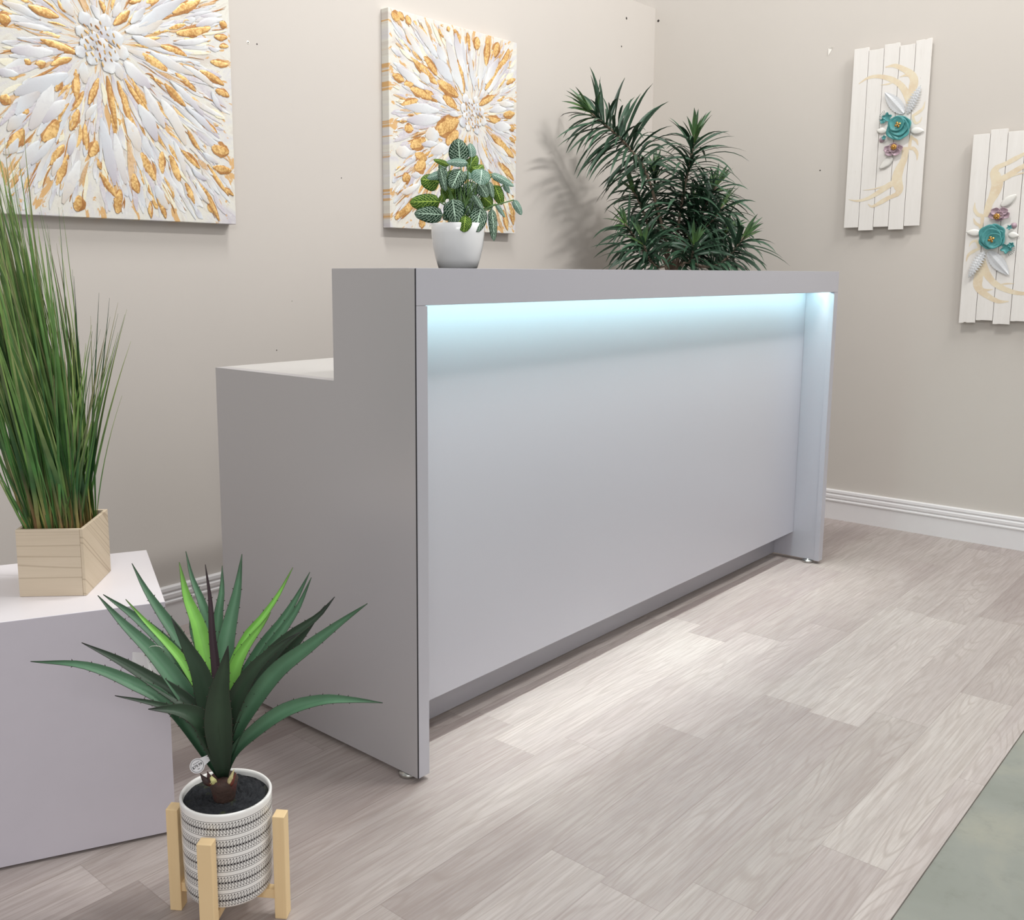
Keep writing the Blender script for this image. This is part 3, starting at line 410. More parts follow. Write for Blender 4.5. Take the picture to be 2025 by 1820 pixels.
# soil: bumpy disc
def soil_mat():
    m=NT('dark_moss_soil',.9,0,.2); ob=m.obj(); n=m.noise(ob,160.,4.,.7); g=m.noise(ob,28.,3.)
    c=m.mix(n,srgb(26,27,30),srgb(66,68,72)); c=m.mix(m.step(g,.6,.72,0.,.6),c,srgb(84,92,48)); m.base(c); m.bump(n,1.,.004); return m.m
M_soil=soil_mat()
def soil(name,c,r,z,amp,parent,N=22):
    b=MB(); vs=[];fs=[]
    for i in range(N+1):
        for k in range(48):
            rr=r*i/N; t=6.28318*k/48; x=rr*math.cos(t);y=rr*math.sin(t)
            h=noise.noise(V((x*260,y*260,1)))*amp+noise.noise(V((x*600,y*600,5)))*amp*.7
            vs.append((c[0]+x,c[1]+y,z+h*(1 if i<N else .2)-(.004*(i/N)**4)))
    for i in range(N):
        for k in range(48): fs.append((i*48+k,i*48+(k+1)%48,(i+1)*48+(k+1)%48,(i+1)*48+k))
    b.add(vs,fs,0,smooth=True); return b.build(name,M_soil,parent)
soil('soil',(SC.x,SC.y),.0698,PZ+PTH-.0065,.0052,ag,34)
AB=V(AGBASE)-V((0,0,.010))
tr=MB()
pts=[V((AB.x-.001,AB.y-.002,PZ+PTH-.016)),V((AB.x,AB.y-.001,PZ+PTH-.006)),V((AB.x,AB.y,AB.z-.017)),V((AB.x,AB.y,AB.z-.004)),V((AB.x,AB.y,AB.z+.001))]
tr.tube(pts,[.0145,.0175,.0215,.0245,.0215],24,0)
def trunk_mat():
    m=NT('brown_husk',.7); ob=m.obj(); n=m.noise(ob,90.,4.,.7); g=m.noise(ob,35.,2.)
    c=m.mix(n,srgb(40,30,28),srgb(84,60,50)); c=m.mix(m.step(g,.54,.66,0.,.6),c,srgb(98,44,44)); m.base(c); m.bump(n,.8,.003); return m.m
M_husk=trunk_mat(); tr.build('trunk',M_husk,ag)
# agave leaves
AC={'m':(lin(30,56,38),lin(84,124,94),lin(70,100,74)),'d':(lin(24,42,28),lin(50,70,52),lin(58,60,58)),'b':(lin(70,120,40),lin(132,196,88),lin(110,150,70)),'p':(lin(40,34,36),lin(62,46,52),lin(58,40,44))}
def agave_leaf(pts,w,kind,parent):
    P=smooth_path(pts,22); n=len(P)-1; mb=MB(); cb,cm,ct=AC[kind]
    prev=None; ed=lin(40,40,32); vs=[];cols=[];rows=[]
    ph=rnd.random()*6
    for i,p in enumerate(P):
        t=i/n; tan=(P[min(i+1,n)]-P[max(i-1,0)]).normalized()
        view=(V(CAM['pos'])+V((0,0,.35))-p).normalized()
        sd=tan.cross(view).normalized()
        if prev and sd.dot(prev)<0: sd=-sd
        prev=sd; nn=sd.cross(tan).normalized()
        if nn.dot(view)<0: nn=-nn
        prof=(.34+.66*math.sin(min(1,t/.45)*math.pi/2)**1.0) if t<.45 else max(0,1-((t-.45)/.55)**1.4)
        hw=w*.5*prof+.0004
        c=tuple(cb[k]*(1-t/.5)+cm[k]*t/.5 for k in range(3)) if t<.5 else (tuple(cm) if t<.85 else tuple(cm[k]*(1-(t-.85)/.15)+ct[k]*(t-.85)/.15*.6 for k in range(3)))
        row=[]
        for j,u in enumerate((-1,-.93,-.5,0,.5,.93,1)):
            dep=.55*(abs(u)**1.25)*hw # channel: edges lifted toward viewer
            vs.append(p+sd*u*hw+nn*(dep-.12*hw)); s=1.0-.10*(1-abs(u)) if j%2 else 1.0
            lum={0:1.22,.5:1.0,.93:.86,1:.8}[abs(u)]  # fold highlight painted along the crease, edges darkened in the leaf colour
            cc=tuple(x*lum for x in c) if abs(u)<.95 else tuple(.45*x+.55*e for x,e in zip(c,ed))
            cols.append(cc+(1,))
    m=7; fs=[(i*m+j,i*m+j+1,(i+1)*m+j+1,(i+1)*m+j) for i in range(n) for j in range(m-1)]
    mb.add(vs,fs,0,None,cols,True)
    # marginal spines
    ns=9
    for sgn,j in((-1,0),(1,m-1)):
        for k in range(ns):
            f=(.28+.62*k/ns+rnd.uniform(-.015,.015))*n; i=int(f); a=V(vs[i*m+j]);b2=V(vs[(i+1)*m+j]); q=a.lerp(b2,f-i)
            out=(V(vs[i*m+j])-V(vs[i*m+3])).normalized(); tg=(b2-a).normalized()
            mb.add([q-tg*.0009,q+tg*.0009,q+out*.0026+tg*.0014],[(0,1,2)],0,None,[lin(52,40,34)+(1,)]*3)
    o=mb.build('leaf',M_agave,parent,solid=.0009)
    if kind=='b': o['label']='bright lime green leaf'
    if kind=='p': o['label']='thin dark purple leaf'
    return o
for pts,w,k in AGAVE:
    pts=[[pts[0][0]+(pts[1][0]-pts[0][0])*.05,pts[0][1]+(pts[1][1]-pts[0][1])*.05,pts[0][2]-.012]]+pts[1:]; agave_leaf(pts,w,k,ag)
# torn husks around the leaf bases
M_hc=attr_mat('torn_husk',.6,nv=.3,sc=120.)
for dx,dz,tx,tz,w,c in ((-.016,-.004,-.034,.014,.013,(58,44,42)),(-.012,-.004,-.022,.018,.012,(72,44,42)),(-.009,-.004,-.021,.016,.014,(206,204,140)),(.013,-.004,.022,.022,.008,(200,190,140)),(.016,-.006,.025,.016,.006,(110,56,46))):
    b=MB(); p=AB+Rh*dx+V((0,0,dz))-Fh*.017; q=AB+Rh*tx+V((0,0,tz))-Fh*.014
    blade(b,p,q,w,lin(120,60,50),lin(*c),lin(*c),-Fh*.006,-Fh,6,.5); b.build('husk',M_hc,ag,solid=.0008)
# price tag stuck beside the trunk
M_card=plain('white_card',srgb(232,230,232),.4,var=.005); M_ink=plain('black_ink',srgb(30,28,30),.6)
TC=V((-.5572,-.0437,.2808)); tn=(V(CAM['pos'])-TC); tn=V((tn.x,tn.y,tn.z*.6)).normalized(); tx=V((0,0,1)).cross(tn).normalized(); ty=tn.cross(tx)
a_=math.radians(24); tx,ty=tx*math.cos(a_)+ty*math.sin(a_),ty*math.cos(a_)-tx*math.sin(a_)
tag=root('price_tag',tuple(TC-ty*.012),'small round white $79.99 price tag tucked beside the agave trunk','price tag')
b=MB(); r=.0120; n=40
vs=[TC+tx*r*math.cos(6.28318*i/n)+ty*r*math.sin(6.28318*i/n) for i in range(n)]
b.add(vs,[tuple(range(n))]); b.add([TC+tx*.0075+ty*.0088-tn*.0001,TC+tx*.0105-ty*.0058-tn*.0001,TC+tx*.021-ty*.0035-tn*.0015,TC+tx*.0215+ty*.0065-tn*.0015],[(0,1,2,3)])
card=b.build('card',M_card,tag,solid=.0004)
b=MB(); r0,r1=.0098,.0104
vs=[TC+tn*.0006+tx*q*math.cos(6.28318*i/n)+ty*q*math.sin(6.28318*i/n) for q in(r0,r1) for i in range(n)]
b.add(vs,[(i,(i+1)%n,n+(i+1)%n,n+i) for i in range(n)]); b.build('printed_ring',M_ink,card)
def text(s,size,c,tx,ty,tn,parent,mat,name='printed_text',bold=0.):
    cu=bpy.data.curves.new(name,'FONT'); cu.body=s; cu.size=size; cu.align_x='CENTER'; cu.align_y='CENTER'; cu.offset=bold; cu.extrude=.00008
    o=bpy.data.objects.new('tmp',cu); COL.objects.link(o); bpy.context.view_layer.update()
    me=bpy.data.meshes.new_from_object(o.evaluated_get(bpy.context.evaluated_depsgraph_get())); bpy.data.objects.remove(o)
    me.name=name; me.materials.clear(); me.materials.append(mat); o=bpy.data.objects.new(name,me); COL.objects.link(o)
    o.matrix_world=Matrix(((tx.x,ty.x,tn.x,c.x),(tx.y,ty.y,tn.y,c.y),(tx.z,ty.z,tn.z,c.z),(0,0,0,1)))
    o.parent=parent; o.matrix_parent_inverse=parent.matrix_world.inverted(); return o
text('$79.99',.0062,TC+tn*.0006-ty*.0002,tx,ty,tn,card,M_ink,bold=.00004)
b=MB()
for k in range(9):
    p=TC+tn*.0006+ty*.0043+tx*(-.0048+k*.0012); b.add([p,p+tx*.0007,p+tx*.0007+ty*.0011,p+ty*.0011],[(0,1,2,3)])
for k in range(3):
    p=TC+tn*.0006-ty*.006+tx*(-.0016+k*.0012); b.add([p,p+tx*.0008,p+tx*.0008+ty*.0012,p+ty*.0012],[(0,1,2,3)])
b.build('small_print',M_ink,card)
# folded paper tag hanging among the leaves on a loop
FOLD=[[-0.5645, 0.1344, 0.4301], [-0.5567, 0.1041, 0.4343], [-0.5581, 0.0911, 0.3708], [-0.5734, 0.1298, 0.3678], [-0.532, 0.1042, 0.3897], [-0.5368, 0.1022, 0.3575]]
LOOP=[[-0.5731, 0.0747, 0.4437], [-0.5778, 0.0517, 0.4656], [-0.5686, 0.042, 0.4673], [-0.5574, 0.0426, 0.4584]]
ht=root('hang_tag',tuple(FOLD[3]),'folded blank pale grey paper tag hanging among the agave leaves','tag')
b=MB(); b.add([FOLD[0],FOLD[1],FOLD[2],FOLD[3],FOLD[4],FOLD[5]],[(0,1,2,3),(1,4,5,2)]); b.build('card',M_card,ht,solid=.0004)
b=MB(); b.tube(smooth_path(LOOP,10),.0004,5); b.build('plastic_loop',M_plug,ht)
b=MB(); disc(b,LOOP[0],(-.73,-.66,.1),.0022,0,.001,10); b.build('eyelet',M_chrome,ht)

# ------------------------------------------------------------------ fittonia on the counter
def fit_mat(name,vein,dark,lo,dens):
    m=NT(name,.6,0,.12); u0,v0=m.xyz(m.uv())[:2]
    u=m.math('SUBTRACT',m.math('MULTIPLY',u0,2.),1.); au=m.math('ABSOLUTE',u)
    nv=m.math('MULTIPLY',m.math('SUBTRACT',m.noise(m.comb(u0,v0,0.),7.,2.),.5),.6)
    s=m.math('ADD',m.math('SUBTRACT',m.math('MULTIPLY',v0,7.5),m.math('MULTIPLY',m.math('POWER',au,1.3),2.6)),nv)
    fr=m.math('ABSOLUTE',m.math('SUBTRACT',m.math('FRACT',s),.5))
    side=m.step(fr,.395,.46,0.,1.)
    mid=m.step(au,.03,.10,1.,0.)
    vo=m.n('ShaderNodeTexVoronoi',feature='DISTANCE_TO_EDGE'); m.link(m.comb(m.math('MULTIPLY',u,4.6),m.math('MULTIPLY',v0,13.),0.),vo.inputs['Vector']); vo.inputs['Scale'].default_value=1.
    net=m.step(vo.outputs[0],.015,.09,.45,0.)
    mk=m.math('MAXIMUM',m.math('MAXIMUM',side,mid),net)
    e=m.step(au,.84,.97,1.,0.); mk=m.math('MULTIPLY',mk,e)
    m.base(m.mix(mk,m.mix(m.noise(m.uv(),5.,2.),dark,lo),vein)); m.bump(mk,.25,.0008); return m.m
MF=[fit_mat('nerve_leaf_white',srgb(196,224,200),srgb(8,36,20),srgb(20,56,34),1.),fit_mat('nerve_leaf_lime',srgb(176,204,96),srgb(20,56,20),srgb(46,92,28),1.),fit_mat('nerve_leaf_silver',srgb(200,222,208),srgb(58,96,78),srgb(96,134,116),1.2)]
PC=V((.262,.125,H)) 
fi=root('potted_nerve_plant',(PC.x,PC.y,H),'bushy white veined nerve plant in a white tapered pot on the desk counter','potted plant')
b=MB(); PR2=.0598; PHH=.099
b.lathe([(.040,.0003),(.0435,.002),(.0495,.02),(.0565,.050),(.0595,.078),(PR2,PHH),(PR2-.0015,PHH+.0012),(PR2-.004,PHH-.001),(.054,.07)],(PC.x,PC.y,H),72); b.build('pot',plain('glossy_white_ceramic',srgb(248,248,248),.16,var=.001),fi)
soil('soil',(PC.x,PC.y),.0555,H+PHH-.014,.002,fi,12)
for A0,B0,w,k in FITT:
    A0=V(A0);B0=V(B0); ln=(B0-A0).length; tan=(B0-A0).normalized()
    cam=(V(CAM['pos'])-A0).normalized(); out=((A0+B0)*.5-(PC+V((0,0,PHH+.02)))).normalized()
    nrm=(cam*1.0+out*.25+V((0,0,.25))+V((rnd.uniform(-.2,.2),rnd.uniform(-.2,.2),rnd.uniform(-.1,.2)))); nrm=(nrm-tan*nrm.dot(tan)).normalized(); sd=tan.cross(nrm)
    b=MB(); NR,NC=12,8; vs=[];uvs=[]; ph=rnd.random()*6
    for i in range(NR+1):
        t=i/NR; pr=(math.sin(math.pi*t**.72))**.5 if 0<t<1 else 0; hw=w*.5*pr+.0002
        for j in range(NC+1):
            u=-1+2*j/NC
            bend=-.22*ln*(t-.35)**2-.16*w*abs(u)**2*pr+.02*w*math.sin(s_:=t*9+ph+u*2)
            vs.append(A0+tan*(ln*t)+sd*u*hw+nrm*bend); uvs.append(((u+1)/2,t))
    m=NC+1; b.add(vs,[(i*m+j,i*m+j+1,(i+1)*m+j+1,(i+1)*m+j) for i in range(NR) for j in range(NC)],0,uvs,None,True)
    o=b.build('leaf',MF[k],fi)
    if k==1: o['label']='lime green leaf with yellow veins'
    if k==2: o['label']='pale silvery leaf'
    # petiole
    c=PC+V((rnd.uniform(-.02,.02),rnd.uniform(-.02,.02),PHH-.014)); md=(c+A0)*.5+V((0,0,.012))
    b=MB(); b.tube(smooth_path([c,md,A0+nrm*-.001],6),[.0014]*7,6,0,lin(86,120,62)+(1,)); b.build('stem',M_leafcol,o)
# ------------------------------------------------------------------ dracaena behind the desk
dc=V((2.60,.93,0))
dr=root('potted_dracaena',tuple(dc),'tall dark green strappy leaved plant in the corner behind the desk','potted plant')
b=MB(); b.lathe([(.10,.0005),(.105,.004),(.135,.27),(.140,.275),(.140,.295),(.131,.295),(.128,.26)],tuple(dc),48); b.build('pot',plain('black_nursery_pot',srgb(38,38,40),.5),dr)
soil('soil',(dc.x,dc.y),.1285,.265,.004,dr,10)
def strap(mb,p,d,ln,w,dro,col,colt,n=7):
    d=V(d).normalized(); q=V(p); vs=[];cols=[]; step=ln/n; tw=(V((0,0,1))-Fh*rnd.uniform(-.3,1.3)+V((rnd.uniform(-.4,.4),rnd.uniform(-.4,.4),0))).normalized()
    for i in range(n+1):
        t=i/n; sd=d.cross(tw).normalized()
        nn=sd.cross(d).normalized(); ww=w*.5*(.6+.8*t if t<.5 else 1.0*(1-((t-.5)/.5)**1.6))+.0003
        vs+=[q-sd*ww+nn*ww*.35,q,q+sd*ww+nn*ww*.35]
        c=tuple(col[k]*(1-t)+colt[k]*t for k in range(3)); cols+=[c+(1,),tuple(x*1.25 for x in c)+(1,),c+(1,)]
        d=(d+V((0,0,-dro*step/ln*2*(.3+t)))).normalized(); q=q+d*step
        q.y=min(q.y,YW-.004); q.x=min(q.x,XW-.004)
    fs=[(3*i+j,3*i+j+1,3*i+j+4,3*i+j+3) for i in range(n) for j in(0,1)]
    mb.add(vs,fs,0,None,cols,True)
DKL=[lin(38,62,46),lin(30,52,38),lin(48,76,56),lin(40,66,48),lin(64,92,72)]; YG=[lin(92,124,66),lin(78,112,58),lin(104,134,74)]
for pts,s0,nl,ll in DRAC:
    base=V((dc.x+rnd.uniform(-.05,.05),dc.y+rnd.uniform(-.05,.05),.25))
    P=smooth_path([base,base.lerp(V(pts[0]),.5)+V((rnd.uniform(-.03,.03),rnd.uniform(-.02,.02),0))]+pts,40)
    A=smooth_path(pts,60)
    b=MB(); nP=len(P); b.tube(P,[.0085*(1-.45*i/nP)*(1+.09*(i%2)) for i in range(nP)],10,0,lin(112,98,84)+(1,)); b.build('stem',M_stemd,dr)
    b=MB()
    nl=int(nl*1.6)
    for i in range(nl):
        t=s0+(1-s0)*(i/nl)**.9; f=t*60; k=min(59,int(f)); p=A[k].lerp(A[k+1],f-k); tg=(A[min(60,k+2)]-A[max(0,k-2)]).normalized()
        g=i*2.39996+rnd.uniform(-.3,.3); a=tg.cross(V((.2,.1,1))).normalized(); c=tg.cross(a)
        rad=a*math.cos(g)+c*math.sin(g); r=(t-s0)/(1-s0)
        ang=math.radians(78-40*r**2+rnd.uniform(-12,12)) if r<.9 else math.radians(rnd.uniform(8,30))
        d=tg*math.cos(ang)+rad*math.sin(ang)
        young=r>.88
        l=ll*rnd.uniform(.8,1.25)*(1 if r<.8 else .8)*(.65 if young else 1)
        col=rnd.choice(YG) if young else rnd.choice(DKL); ct=rnd.choice(DKL[2:]) if young else rnd.choice(DKL)
        strap(b,p,d,l,rnd.uniform(.0115,.0165),(.25 if young else rnd.uniform(.35,1.0)),col,ct)
    b.build('foliage',M_leafcol,dr)
# ------------------------------------------------------------------ canvas paintings
def canvas_mat(name,seed):
    m=NT(name,.55,0,.3); o=m.obj(); X,Y,Z=m.xyz(o)[:3]
    r=m.math('SQRT',m.math('ADD',m.math('POWER',X,2.),m.math('POWER',Z,2.))); th=m.math('ARCTAN2',Z,X)
    pv=m.comb(m.math('MULTIPLY',th,5.),m.math('MULTIPLY',r,6.),seed)
    a=m.noise(pv,1.6,5.,.65,.6); b_=m.noise(m.comb(m.math('MULTIPLY',th,9.),m.math('MULTIPLY',r,9.),seed+4.),1.4,4.,.6,.8)
    c=m.ramp(a,[(.25,srgb(196,190,198)),(.42,srgb(214,212,212)),(.55,srgb(224,222,212)),(.7,srgb(205,196,188)),(.85,srgb(232,226,196))])
    c=m.mix(m.step(b_,.56,.60,0.,.9),c,srgb(214,168,104)); c=m.mix(m.step(m.noise(pv,5.,4.,.7),.62,.7,0.,.5),c,srgb(236,236,236))
    m.base(c); m.bump(m.math('ADD',a,m.noise(o,300.,2.)),.3,.0015); return m.m
def paint_mat(name,c1,c2,rough,metal,sc=140.):
    m=NT(name,rough,metal,.45); o=m.obj(); n=m.noise(o,sc,4.,.6); g=m.noise(o,25.,2.); m.base(m.mix(m.step(m.math('ADD',m.math('MULTIPLY',n,.6),m.math('MULTIPLY',g,.4)),.36,.62),c1,c2)); m.bump(n,.4,.0012); return m.m
def impasto():
    m=NT('white_impasto',.42,0,.4); a=m.n('ShaderNodeAttribute',attribute_name='Col'); o=m.obj(); n=m.noise(o,55.,4.,.6)
    c=m.mix(m.step(n,.5,.7,0.,.45),a.outputs['Color'],srgb(206,204,208)); m.base(c); m.bump(m.noise(o,160.,3.),.25,.0008); return m.m
MPW=impasto()
MPG=paint_mat('gold_leaf',srgb(196,146,84),srgb(252,214,146),.36,.3)
MPB=paint_mat('bronze_outline',srgb(164,112,62),srgb(196,146,90),.5,.2)
MPL=paint_mat('lavender_grey_paint',srgb(196,190,200),srgb(216,212,214),.5,0.)
MPY=paint_mat('cream_paint',srgb(232,226,196),srgb(236,232,214),.5,0.)
MPT=paint_mat('tan_paint',srgb(196,160,120),srgb(222,190,150),.5,.1)
PBS=[lin(190,184,192),lin(204,198,196),lin(196,195,199),lin(212,202,190)]; PTS_=[lin(222,226,228),lin(214,219,224),lin(230,232,232)]
def petal(mb,x1,z1,x2,z2,w,y,hgt,mi,pt=1.,nseg=7,curv=0.):
    a=V((x1,0,z1));c=V((x2,0,z2)); d=c-a; ln=d.length
    if ln<1e-4: return
    t=d/ln; s=V((-t.z,0,t.x)); vs=[];cols=[]; PB=rnd.choice(PBS); PTIP=rnd.choice(PTS_)
    wob=[1+rnd.uniform(-.14,.14) for _ in range(2*nseg+2)]
    for i in range(nseg+1):
        f=i/nseg; pr=(math.sin(math.pi*min(1,max(0,.04+f*.92))))**.7
        cc=a+t*ln*f+s*curv*math.sin(math.pi*f)
        for j,u in enumerate((-1,-.55,0,.55,1)):
            k=wob[2*i+(1 if u>0 else 0)]
            hh=(0,1.,.45,1.,0)[j]*hgt*(.55+.45*f)
            vs.append(V((cc.x,y-hh,cc.z))+s*u*w*.5*pr*k); g_=min(1.,f*1.25)*(.9+.1*abs(u)); cols.append(tuple(PB[q]*(1-g_)+PTIP[q]*g_ for q in range(3))+(1,))
    m=5; mb.add(vs,[(i*m+j,i*m+j+1,(i+1)*m+j+1,(i+1)*m+j) for i in range(nseg) for j in range(4)],mi,None,cols,smooth=True)
def painting(name,x0,x1,z0,z1,ctr,Wst,Gst,label,seed,excl):
    t=.038; rt=root(name,((x0+x1)/2,YW-t/2,z0),label,'painting',group='gold and white burst flower canvases')
    b=MB(); b.box((x0-ctr[0],0.0008,z0-ctr[1]),(x1-ctr[0],t-.001,z1-ctr[1])); o=b.build('canvas',canvas_mat('canvas_paint_%d'%seed,float(seed)),None,bevel=.0015)
    o.location=(ctr[0],YW-t,ctr[1]); bpy.context.view_layer.update(); o.parent=rt; o.matrix_parent_inverse=rt.matrix_world.inverted()
    b=MB(); b.box((x0+.004,YW-.006,z0+.004),(x1-.004,YW-.0005,z1-.004)); b.build('stretcher_frame',M_seam,rt)
    b=MB(); yf=YW-t
    cx,cz=ctr; n=0
    def inside(x,z,m=.006): return x0+m<x<x1-m and z0+m<z<z1-m
    while n<NRAND[seed]:
        x=rnd.uniform(x0,x1);z=rnd.uniform(z0,z1); r=math.hypot(x-cx,z-cz)
        if r<.07: continue
        th=math.atan2(z-cz,x-cx)+rnd.gauss(0,.10); ln=rnd.uniform(.03,.12); w=rnd.uniform(.006,.02)
        xb=x+math.cos(th)*ln;zb=z+math.sin(th)*ln
        if not(inside(x,z,w*.5+.002) and inside(xb,zb,w*.5+.002)): continue
        q=rnd.random()**(1. if seed==1 else .72); mi=0 if q<.46 else 1 if q<.60 else 2 if q<.74 else 3 if q<.88 else 4 if q<.95 else 5
        if mi==1: ln*=.6; xb=x+math.cos(th)*ln; zb=z+math.sin(th)*ln; w*=.7
        petal(b,x,z,xb,zb,w if mi!=2 else w*.3,yf+.0004-n*1e-6,rnd.uniform(.0005,.0010) if mi<2 else .0005,mi,curv=rnd.gauss(0,.003)); n+=1
    def clampst(s):
        xa,za,xb,zb,w=s; m=w*.5+.001
        cl=lambda v,a,b: max(a,min(b,v))
        return cl(xa,x0+m,x1-m),cl(za,z0+m,z1-m),cl(xb,x0+m,x1-m),cl(zb,z0+m,z1-m),w
    for k,s in enumerate(Gst):
        xa,za,xb,zb,w=clampst(s); petal(b,xa,za,xb,zb,w*1.3,yf-.0002,.0009,2,curv=rnd.gauss(0,.002)); petal(b,xa,za,xb,zb,w*.92,yf-.0004-k*1e-6,.0013,1,curv=rnd.gauss(0,.002))
    for k,s in enumerate(Wst):
        xa,za,xb,zb,w=clampst(s); petal(b,xa,za,xb,zb,w*1.0,yf-.0006-k*1e-6,.0019,0,nseg=9,curv=rnd.gauss(0,.003))
    # lumpy heart of the flower
    for i in range(15):
        g=i*2.4; r=.0085*math.sqrt(i)*2.1; x=cx+r*math.cos(g);z=cz+r*math.sin(g); w=rnd.uniform(.030,.046)
        th=math.atan2(z-cz,x-cx); petal(b,x-math.cos(th)*w*.5,z-math.sin(th)*w*.5,x+math.cos(th)*w*.55,z+math.sin(th)*w*.55,w,yf-.001,.0022,0)
    for i in range(34):
        g=i*2.4+1; r=.008*math.sqrt(i)*1.2; x=cx+r*math.cos(g);z=cz+r*math.sin(g); th=rnd.uniform(1.7,2.5); l=rnd.uniform(.004,.008)
        petal(b,x-math.cos(th)*l,z-math.sin(th)*l,x+math.cos(th)*l,z+math.sin(th)*l,l*.75,yf-.0027,.0018,1 if i%4 else 2)
    b.build('impasto_relief',[MPW,MPG,MPB,MPL,MPY,MPT],rt)
NRAND={1:760,2:760}
painting('canvas_painting',-.295,.4145,1.2295,1.980,P1C,P1W,P1G,'gold and white burst flower canvas hanging above the pedestal and tall grass',1,None)
painting('canvas_painting',1.068,1.776,1.2435,1.990,P2C,P2W,P2G,'gold and white burst flower canvas hanging behind the nerve plant on the desk',2,None)
# ------------------------------------------------------------------ wooden panels with metal flowers on the right wall
def board_mat():
    m=NT('distressed_white_wood',.65,0,.2); o=m.obj(); n=m.noise(m.scale(o,(30.,30.,3.)),1.4,5.,.65); sp=m.noise(m.scale(o,(1.,1.,.35)),95.,4.,.7); f=m.noise(m.scale(o,(160.,160.,14.)),1.,3.)
    c=m.mix(n,srgb(222,218,212),srgb(236,233,229)); c=m.mix(m.step(f,.6,.8,0.,.35),c,srgb(200,194,186)); c=m.mix(m.step(sp,.71,.745,0.,.7),c,srgb(150,138,126)); m.base(c); m.bump(f,.3,.0008); return m.m
M_board=board_mat()
def antler_mat():
    m=NT('faded_ochre_paint',.6,0,.2); o=m.obj(); n=m.noise(o,14.,3.); c=m.mix(m.step(n,.35,.65),srgb(228,216,190),srgb(220,202,174)); c=m.mix(m.step(m.noise(o,70.,3.),.5,.75,0.,.45),c,srgb(232,226,212)); m.base(c); return m.m
M_antler=antler_mat()
M_teal=plain('teal_enamel',srgb(76,148,148),.38,.05,var=.2,sc=60.); M_purple=plain('mauve_enamel',srgb(176,152,162),.4,.1,var=.1,sc=60.)
M_gold=plain('gold_metal',srgb(206,160,88),.3,.7); M_silver=plain('white_metal_leaf',srgb(212,214,216),.4,.2,var=.05); M_ivory=plain('ivory_metal_leaf',srgb(230,228,222),.45,.05,var=.04)
